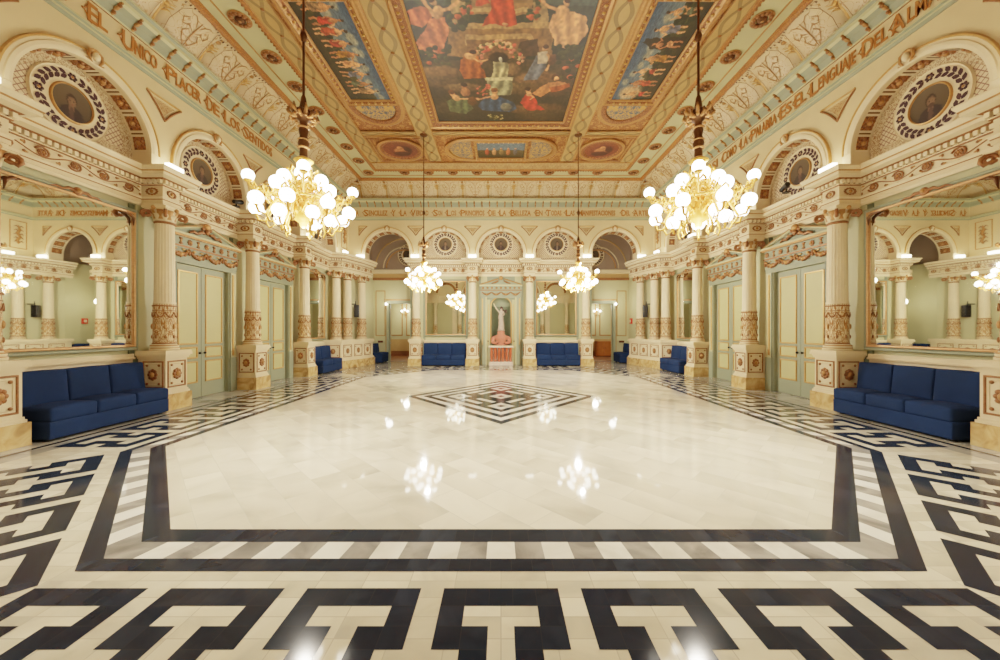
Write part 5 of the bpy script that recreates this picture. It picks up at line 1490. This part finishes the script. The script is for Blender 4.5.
    p([(240, 440), (290, 405), (345, 430), (360, 470), (330, 492), (262, 480)], (96, 112, 78), .14); e(272, 400, 14, 15, SKIN); e(268, 393, 15, 10, (120, 72, 40)); e(285, 420, 18, 16, SKIN); e(322, 372, 14, 15, (170, 112, 80)); e(322, 365, 15, 10, (66, 42, 32)); e(330, 398, 24, 20, (176, 118, 84)); l([(300, 425), (345, 428), (380, 425)], .009, SKIN)
    p([(378, 455), (420, 410), (470, 415), (535, 440), (555, 470), (520, 482), (400, 476)], (52, 86, 124), .16); e(452, 395, 14, 15, SKIN); e(450, 388, 15, 10, (130, 78, 44)); e(452, 415, 20, 12, SKIN); l([(430, 415), (395, 425), (370, 430)], .009, SKIN); e(358, 438, 22, 20, (104, 70, 36)); e(505, 462, 28, 18, (120, 124, 120))
    p([(560, 440), (590, 400), (625, 410), (640, 450), (672, 472), (600, 478)], (208, 60, 44), .12); e(600, 388, 14, 15, SKIN); e(598, 380, 15, 10, (76, 46, 34)); e(605, 405, 16, 12, SKIN); l([(612, 408), (625, 420), (605, 430)], .008, SKIN)
    c.dots(40, cp(400, 0)[0], cp(500, 0)[0], .93, .975, .010, [(196, 186, 130), (120, 120, 70), (70, 76, 46)])
    c.dots(30, cp(380, 380)[0], cp(430, 380)[0], cp(0, 365)[1], cp(0, 410)[1], .012, [(214, 100, 84), (90, 92, 56)])
    c.finish(.12); return c
def frame_loop(b, P, prof, m, us=3): b.sweep(P, prof, m, closed=True, uscale=us)
def painting_frame(t, x0, x1, y0, y1, w, name='gilt_frame'):
    b = MB(); P = [(x0, y0), (x0, y1), (x1, y1), (x1, y0)]          # clockwise as seen from above: right of travel is inwards
    b.sweep(P, [(-w, 0), (-w, -.05), (-w+.04, -.09), (-w+.09, -.06)], 'gold', True)
    b.sweep(P, [(-w+.09, -.06), (-w*.5, -.075), (-.06, -.045)], 'orn_frame', True, uscale=4)
    b.sweep(P, [(-.06, -.045), (-.04, -.06), (-.01, -.04), (.0, -.0)], 'gold', True)
    n = int((y1-y0)/.16)
    for k in range(n):
        for x in (x0-w*.5, x1+w*.5): b.ball((x, y0+(k+.5)*(y1-y0)/n, -.07), .05, 'gold_bright', 6, 4, (.9, .7, .5))
    n = int((x1-x0)/.16)
    for k in range(n):
        for y in (y0-w*.5, y1+w*.5): b.ball((x0+(k+.5)*(x1-x0)/n, y, -.07), .05, 'gold_bright', 6, 4, (.7, .9, .5))
    b.build(name, t)
t = thing('ceiling_painting', 'large central ceiling painting with red-robed figure, fountain and gilt frame', 'painting', (0, 0, ZC))
canvas_obj(central(), *CPX, -.02, t); painting_frame(t, *CPX, .32)
def side_canvas(seed, left):
    c = Canvas(300, 110, (70, 96, 130), seed)
    c.grad(0, .55, (62, 98, 140), (120, 146, 160)); 
    for i in range(16): c.ell(c.rg.uniform(0, 1), c.rg.uniform(.12, .5), .05, .09, (158, 164, 156), soft=.8, shade=False)
    c.grad(.55, 1, (84, 92, 58), (62, 58, 38))
    for i in range(90): c.ell(c.rg.uniform(0, 1), c.rg.uniform(.5, .8), .03, .07, [(52, 66, 42), (78, 84, 48), (46, 56, 44)][i % 3])
    if left: c.ell(.93, .55, .07, .25, (64, 66, 36)); c.ell(.97, .5, .05, .2, (74, 72, 36))
    else: c.poly([(.60, .3), (.66, .1), (.70, .1), (.72, .9), (.6, .9)], (60, 50, 38)); c.ell(.1, .35, .12, .3, (216, 178, 140), soft=.9, shade=False)
    cols = [(206, 62, 48), (176, 124, 48), (96, 116, 96), (190, 84, 56), (212, 150, 110), (150, 120, 90), (180, 70, 60), (110, 120, 150)]
    n = 9 if left else 7
    for i in range(n):
        x = .04+.84*i/(n-1)+c.rg.uniform(-.02, .02) if left else .08+.84*i/(n-1)
        h = c.rg.uniform(.50, .60); top = .22+c.rg.uniform(0, .10); col = cols[(i*3+seed) % len(cols)]; s = c.rg.choice([-1, 1])
        sk = [(214, 152, 108), (196, 130, 90), (226, 170, 128)][i % 3]
        c.line([(x-.012, top+h*.55), (x-.022*s, top+h*.8), (x-.02*s, top+h)], .011, sk); c.line([(x+.012, top+h*.55), (x+.03*s, top+h*.78), (x+.022*s, top+h)], .011, sk)
        if left or i % 2: c.poly([(x-.022, top+.12), (x+.022, top+.12), (x+.036, top+h*.72), (x+.0, top+h*.8), (x-.036, top+h*.7)], col, .16)
        else: c.poly([(x-.026, top+.30), (x+.026, top+.28), (x+.03, top+.42), (x-.03, top+.40)], col, .16)
        c.ell(x, top+.13, .022, .10, sk); c.ell(x+.004*s, top-.0, .012, .052, sk); c.ell(x+.002*s, top-.03, .013, .034, (70, 44, 32))
        c.line([(x+.016*s, top+.08), (x+.042*s, top+.15+.1*c.rg.rand()), (x+.062*s, top+.05+.15*c.rg.rand())], .007, sk); c.line([(x-.016*s, top+.08), (x-.034*s, top+.2), (x-.02*s, top+.3)], .007, sk)
    c.finish(.12); return c
for side in ('left', 'right'):
    s = SG[side]; t = thing('ceiling_painting', ('blue-skied ceiling painting of robed figures in a row on the left side' if s < 0 else 'blue-skied ceiling painting of frolicking children on the right side'), 'painting', (0, 0, ZC))
    a, c = sorted((s*3.02, s*4.10)); y0, y1 = 6.9, 9.84
    canvas_obj(side_canvas(5 if s < 0 else 8, s < 0), a, c, y0, y1, -.02, t, transpose=(1 if s < 0 else -1)); painting_frame(t, a, c, y0, y1, .20)
    # stadium-shaped gilt surround with rounded ends
    def stadium(off, n=14, ye=9.95):
        r = (c-a)/2+.05+off; m = (a+c)/2; P = []
        for sg, yc in ((1, 10.12), (-1, 6.62)):
            for k in range(n+1):
                tt = PI*k/n; P.append((m-sg*r*cos(tt), yc+sg*min(1, 1.0)*r*1.35*sin(tt)*.92))
        return P
    b = MB(); b.sweep(stadium(.0), [(-.24, 0), (-.24, -.04), (-.2, -.06), (-.12, -.05)], 'gold', True); b.sweep(stadium(0), [(-.12, -.05), (.0, -.045), (.02, -.03), (.03, 0)], 'orn_frame', True, uscale=4); b.build('outer_surround', t)
    for sg, yc, nm in ((1, 10.12, 'far'), (-1, 6.62, 'near')):
        b = MB(); m = (a+c)/2; r = (c-a)/2+.02
        pts = [(m-sg*r*cos(PI*k/14), yc+sg*r*1.2*sin(PI*k/14), -.022) for k in range(15)]
        b.poly(pts, 'orn_bluegold', lambda p: (p[0]*1.1, p[1]*1.1)); b.build('lunette_ornament', t)
# panel row near the end wall
for s in (-1, 1):
    side = 'left' if s < 0 else 'right'
    t = thing('ceiling_medallion', 'oval red-brown painted ceiling medallion in gilt frame, %s corner near the end wall' % side, 'medallion', (s*3.52, 12.62, ZC))
    b = MB(); n = 40; rx, ry = .60, .56
    def E(k, f): return (rx*f*cos(-2*PI*k/n), ry*f*sin(-2*PI*k/n))
    b.sweep([E(k, 1.) for k in range(n)], [(-.20, 0), (-.20, -.05), (-.15, -.07), (-.1, -.045)], 'gold', True); b.sweep([E(k, 1.) for k in range(n)], [(-.1, -.045), (-.03, -.05), (0, -.03), (.02, 0)], 'orn_frame', True, uscale=4); b.build('gilt_frame', t)
    cvs = Canvas(60, 60, (150, 84, 58), 4)
    cvs.ell(.5, .5, .36, .36, (120, 60, 48)); cvs.ell(.5, .55, .22, .2, (190, 130, 96)); cvs.ell(.5, .36, .09, .1, (206, 146, 108)); cvs.ell(.48, .72, .26, .16, (92, 48, 44)); cvs.ell(.68, .45, .1, .16, (84, 44, 40)); cvs.finish(.15)
    canvas_obj(cvs, -.60, .60, -.56, .56, -.012, t)
    b = MB()
    for x0 in (-.83, .83):
        for y0 in (-.80, .80):
            for k in range(4): b.ball((x0*(1-.08*k), y0*(1-.02*k), -.02), .05, 'copper', 6, 4, (1, 1, .5))
    b.build('corner_scroll', t)
    b = MB(); b.sweep([(-.86, -.86), (-.86, .86), (.86, .86), (.86, -.86)], [(-.03, 0), (-.02, -.03), (.02, -.03), (.03, 0)], 'gold', True); b.build('square_border', t)
t = thing('ceiling_painting', 'small landscape ceiling painting between gilt half-ovals near the end wall', 'painting', (0, 12.62, ZC))
sc_ = Canvas(120, 70, (110, 140, 168), 9); sc_.grad(.5, 1, (120, 106, 70), (80, 76, 46))
for i in range(5):
    x = .2+.15*i; sc_.ell(x, .62, .05, .2, [(190, 90, 60), (206, 150, 110), (150, 130, 90), (200, 120, 80), (110, 110, 130)][i]); sc_.ell(x, .40, .026, .05, SKIN)
sc_.finish(.12); canvas_obj(sc_, -.82, .82, -.55, .55, -.02, t); painting_frame(t, -.82, .82, -.55, .55, .10)
b = MB()
def st2(off, n=14):
    P = []
    for sg, xc in ((1, 1.05), (-1, -1.05)):
        for k in range(n+1):
            tt = PI*k/n; P.append((xc+sg*(.78+off)*sin(tt), sg*(.66+off)*cos(tt)))
    return P
b.sweep(st2(0), [(-.14, 0), (-.14, -.05), (-.1, -.07), (-.05, -.05), (0, -.05), (.02, 0)], 'gold', True); b.build('oval_surround', t)
for s in (-1, 1):
    b = MB(); b.poly([(s*(1.02+.76*sin(PI*k/14)), (.64*cos(PI*k/14))*s, -.015) for k in range(15)], 'orn_bluegold', lambda p: (p[0]*1.1, p[1]*1.1)); b.build('lunette_ornament', t)

# ------------------------------------------------------------------ CHANDELIERS
def chandelier(loc, label):
    t = thing('chandelier', label, 'chandelier', loc, 0, 'gilt globe chandeliers')
    Z = lambda z: z-ZC
    b = MB(); b.lathe([(0, Z(7.82)), (.05, Z(7.80)), (.12, Z(7.84)), (.13, Z(7.87))], 'bronze', 16); b.build('ceiling_canopy', t)
    b = MB(); b.tube([(0, 0, Z(7.82)), (0, 0, Z(4.4))], .016, 'bronze', 8); b.lathe([(0, Z(5.26)), (.03, Z(5.28)), (.045, Z(5.34)), (.03, Z(5.40)), (0, Z(5.42))], 'bronze', 10)
    b.lathe([(0, Z(4.62)), (.03, Z(4.55)), (.045, Z(4.45)), (.05, Z(4.38))], 'bronze', 12); b.build('rod', t)
    b = MB(); b.lathe([(.02, Z(4.42)), (.09, Z(4.38)), (.14, Z(4.33)), (.10, Z(4.28)), (.05, Z(4.24)), (.04, Z(4.2)), (.06, Z(4.12)), (.045, Z(4.05)), (.07, Z(3.95)), (.045, Z(3.88)), (.05, Z(3.8)), (.03, Z(3.74))], 'bronze', 16)
    for k in range(14):
        a = k*PI/7; P = lambda r, z: (r*cos(a), r*sin(a), Z(z)); e = .03*(k % 2)
        b.tube([P(.06, 4.31-e), P(.12, 4.30-e), P(.18, 4.35-e*2), P(.16, 4.40-e*2), P(.13, 4.37-e*2)], [.012, .022, .022, .014, .006], 'gold', 5); b.ball(P(.145, 4.27), .022, 'gold', 6, 4)
    for z in (4.16, 4.0, 3.9): b.lathe([(.05, Z(z)-.015), (.075, Z(z)), (.05, Z(z)+.015)], 'gold', 14)
    b.build('collar', t)
    b = MB(); b.lathe([(0, Z(3.80)), (.05, Z(3.78)), (.12, Z(3.73)), (.06, Z(3.68)), (.05, Z(3.6)), (.10, Z(3.5)), (.13, Z(3.4)), (.07, Z(3.3)), (.06, Z(3.24)), (.14, Z(3.15)), (.17, Z(3.06)), (.10, Z(2.96)), (.05, Z(2.93)), (.04, Z(2.88)), (0, Z(2.86))], 'chandelier_gold', 20)
    for k in range(10):
        a = k*PI/5
        b.tube([(.13*cos(a), .13*sin(a), Z(3.44)), (.2*cos(a), .2*sin(a), Z(3.52)), (.18*cos(a), .18*sin(a), Z(3.6)), (.13*cos(a), .13*sin(a), Z(3.57))], [.02, .02, .016, .008], 'chandelier_gold', 5)
        b.tube([(.15*cos(a), .15*sin(a), Z(3.10)), (.24*cos(a), .24*sin(a), Z(3.03)), (.26*cos(a), .26*sin(a), Z(3.12)), (.21*cos(a), .21*sin(a), Z(3.14))], [.022, .022, .016, .008], 'chandelier_gold', 5)
    b.build('body', t)
    b = MB(); b.tube([(.40*cos(2*PI*k/36), .40*sin(2*PI*k/36), Z(3.18)) for k in range(36)], .016, 'chandelier_gold', 6, True); b.build('hoop', t)
    def tier(n, r, z, zr, ph, gr=.083):
        arm = glo = None
        for k in range(n):
            a = ph+2*PI*k/n
            if arm is None:
                b = MB(); P = lambda rr, zz: (rr, 0, Z(zz))
                b.tube([P(.08, zr), P(r*.35, zr-.09), P(r*.6, zr-.05), P(r*.8, z-.16), P(r*.95, z-.15), P(r, z-.07)], [.018, .02, .018, .017, .015, .014], 'chandelier_gold', 6)
                b.tube([P(r*.5, zr-.08), P(r*.62, zr+.06), P(r*.78, zr+.05), P(r*.74, zr-.04), P(r*.66, zr)], [.012, .016, .014, .011, .006], 'chandelier_gold', 5)
                b.tube([P(r*.8, z-.16), P(r*.72, z-.24), P(r*.6, z-.2), P(r*.66, z-.14)], [.012, .014, .012, .006], 'chandelier_gold', 5)
                for q in range(3):
                    rr = r*(.45+.2*q); zz = zr-.06+.03*q
                    for e in (-1, 1): b.tube([(rr, 0, Z(zz)), (rr+.03, e*.05, Z(zz+.05)), (rr+.05, e*.07, Z(zz+.01)), (rr+.03, e*.085, Z(zz-.03))], [.008, .016, .014, .004], 'chandelier_gold', 5)
                b.lathe([(0, -.085), (.03, -.08), (.05, -.055), (.045, -.045)], 'chandelier_gold', 10, (r, 0, Z(z))); arm = b.build('arm', t); arm.rotation_euler = (0, 0, a)
                g = MB(); g.ball((r, 0, Z(z)), gr, 'bulb', 12, 8); glo = g.build('globe', t); glo.rotation_euler = (0, 0, a)
            else: part_copy(arm, t, (0, 0, 0), a); part_copy(glo, t, (0, 0, 0), a)
    tier(8, .55, 3.09, 3.20, .2); tier(5, .32, 3.0, 3.10, .5); tier(4, .59, 3.43, 3.30, .50, .07); tier(5, .22, 3.48, 3.42, .1); tier(4, .40, 3.30, 3.25, 1.3)
    return t
CH = []
ch0 = None
for (x, y, lab) in ((-2.55, 4.65, 'near gilt chandelier on the left, its bright globes filling the upper left'), (2.55, 4.65, 'near gilt chandelier on the right, its bright globes filling the upper right'),
                    (-2.50, 11.65, 'distant gilt chandelier on the left, hanging before the end wall'), (2.50, 11.65, 'distant gilt chandelier on the right, hanging before the end wall')):
    ch0 = chandelier((x, y, ZC), lab) if ch0 is None else dup(ch0, (x, y, ZC), .57 if y < 8 else (.3 if x < 0 else .9), lab)
    if not CH: CH.append(ch0)
    first_ch = CH[0]; ch0 = first_ch
    for z, P, typ in (((2.83, 400, 'SPOT'), (2.80, 26, 'POINT'), (3.66, 10, 'POINT')) if y < 8 else ((2.82, 350, 'POINT'), (3.66, 185, 'POINT'))):
        l = bpy.data.lights.new('chandelier_lamp', typ); l.energy = P*1.0; l.color = (1., .89, .73); l.shadow_soft_size = .07
        if typ == 'SPOT': l.spot_size = 2.3; l.spot_blend = .6
        lo = bpy.data.objects.new('chandelier_lamp', l); COL.objects.link(lo); lo.location = (x+(.0 if z < 3 else .12), y, z)
def lamp(loc, P, r=.15, col=(1., .88, .70)):
    l = bpy.data.lights.new('lamp', 'POINT'); l.energy = P; l.color = col; l.shadow_soft_size = r; lo = bpy.data.objects.new('lamp', l); COL.objects.link(lo); lo.location = loc
for s in (-1, 1):
    lamp((s*5.4, 20.6, 2.7), 45); lamp((s*5.3, 17.1, 2.9), 16)

# ------------------------------------------------------------------ CAMERA, WORLD
cam = bpy.data.cameras.new('camera'); co = bpy.data.objects.new('camera', cam); COL.objects.link(co)
co.location = (0, 0, EYE); co.rotation_euler = (PI/2, 0, 0); cam.sensor_width = 36; cam.lens = 36*360/1000; cam.shift_x = -.001; cam.clip_start = .02
SC.camera = co
w = bpy.data.worlds.new('world'); SC.world = w; w.use_nodes = True; w.node_tree.nodes['Background'].inputs[0].default_value = (.9, .8, .6, 1); w.node_tree.nodes['Background'].inputs[1].default_value = .1
SC.view_settings.view_transform = 'Filmic'; SC.view_settings.look = 'None'; SC.view_settings.exposure = 1.0
try:
    SC.cycles.max_bounces = 8; SC.cycles.diffuse_bounces = 5; SC.cycles.glossy_bounces = 4; SC.cycles.sample_clamp_indirect = 6.
except Exception: pass
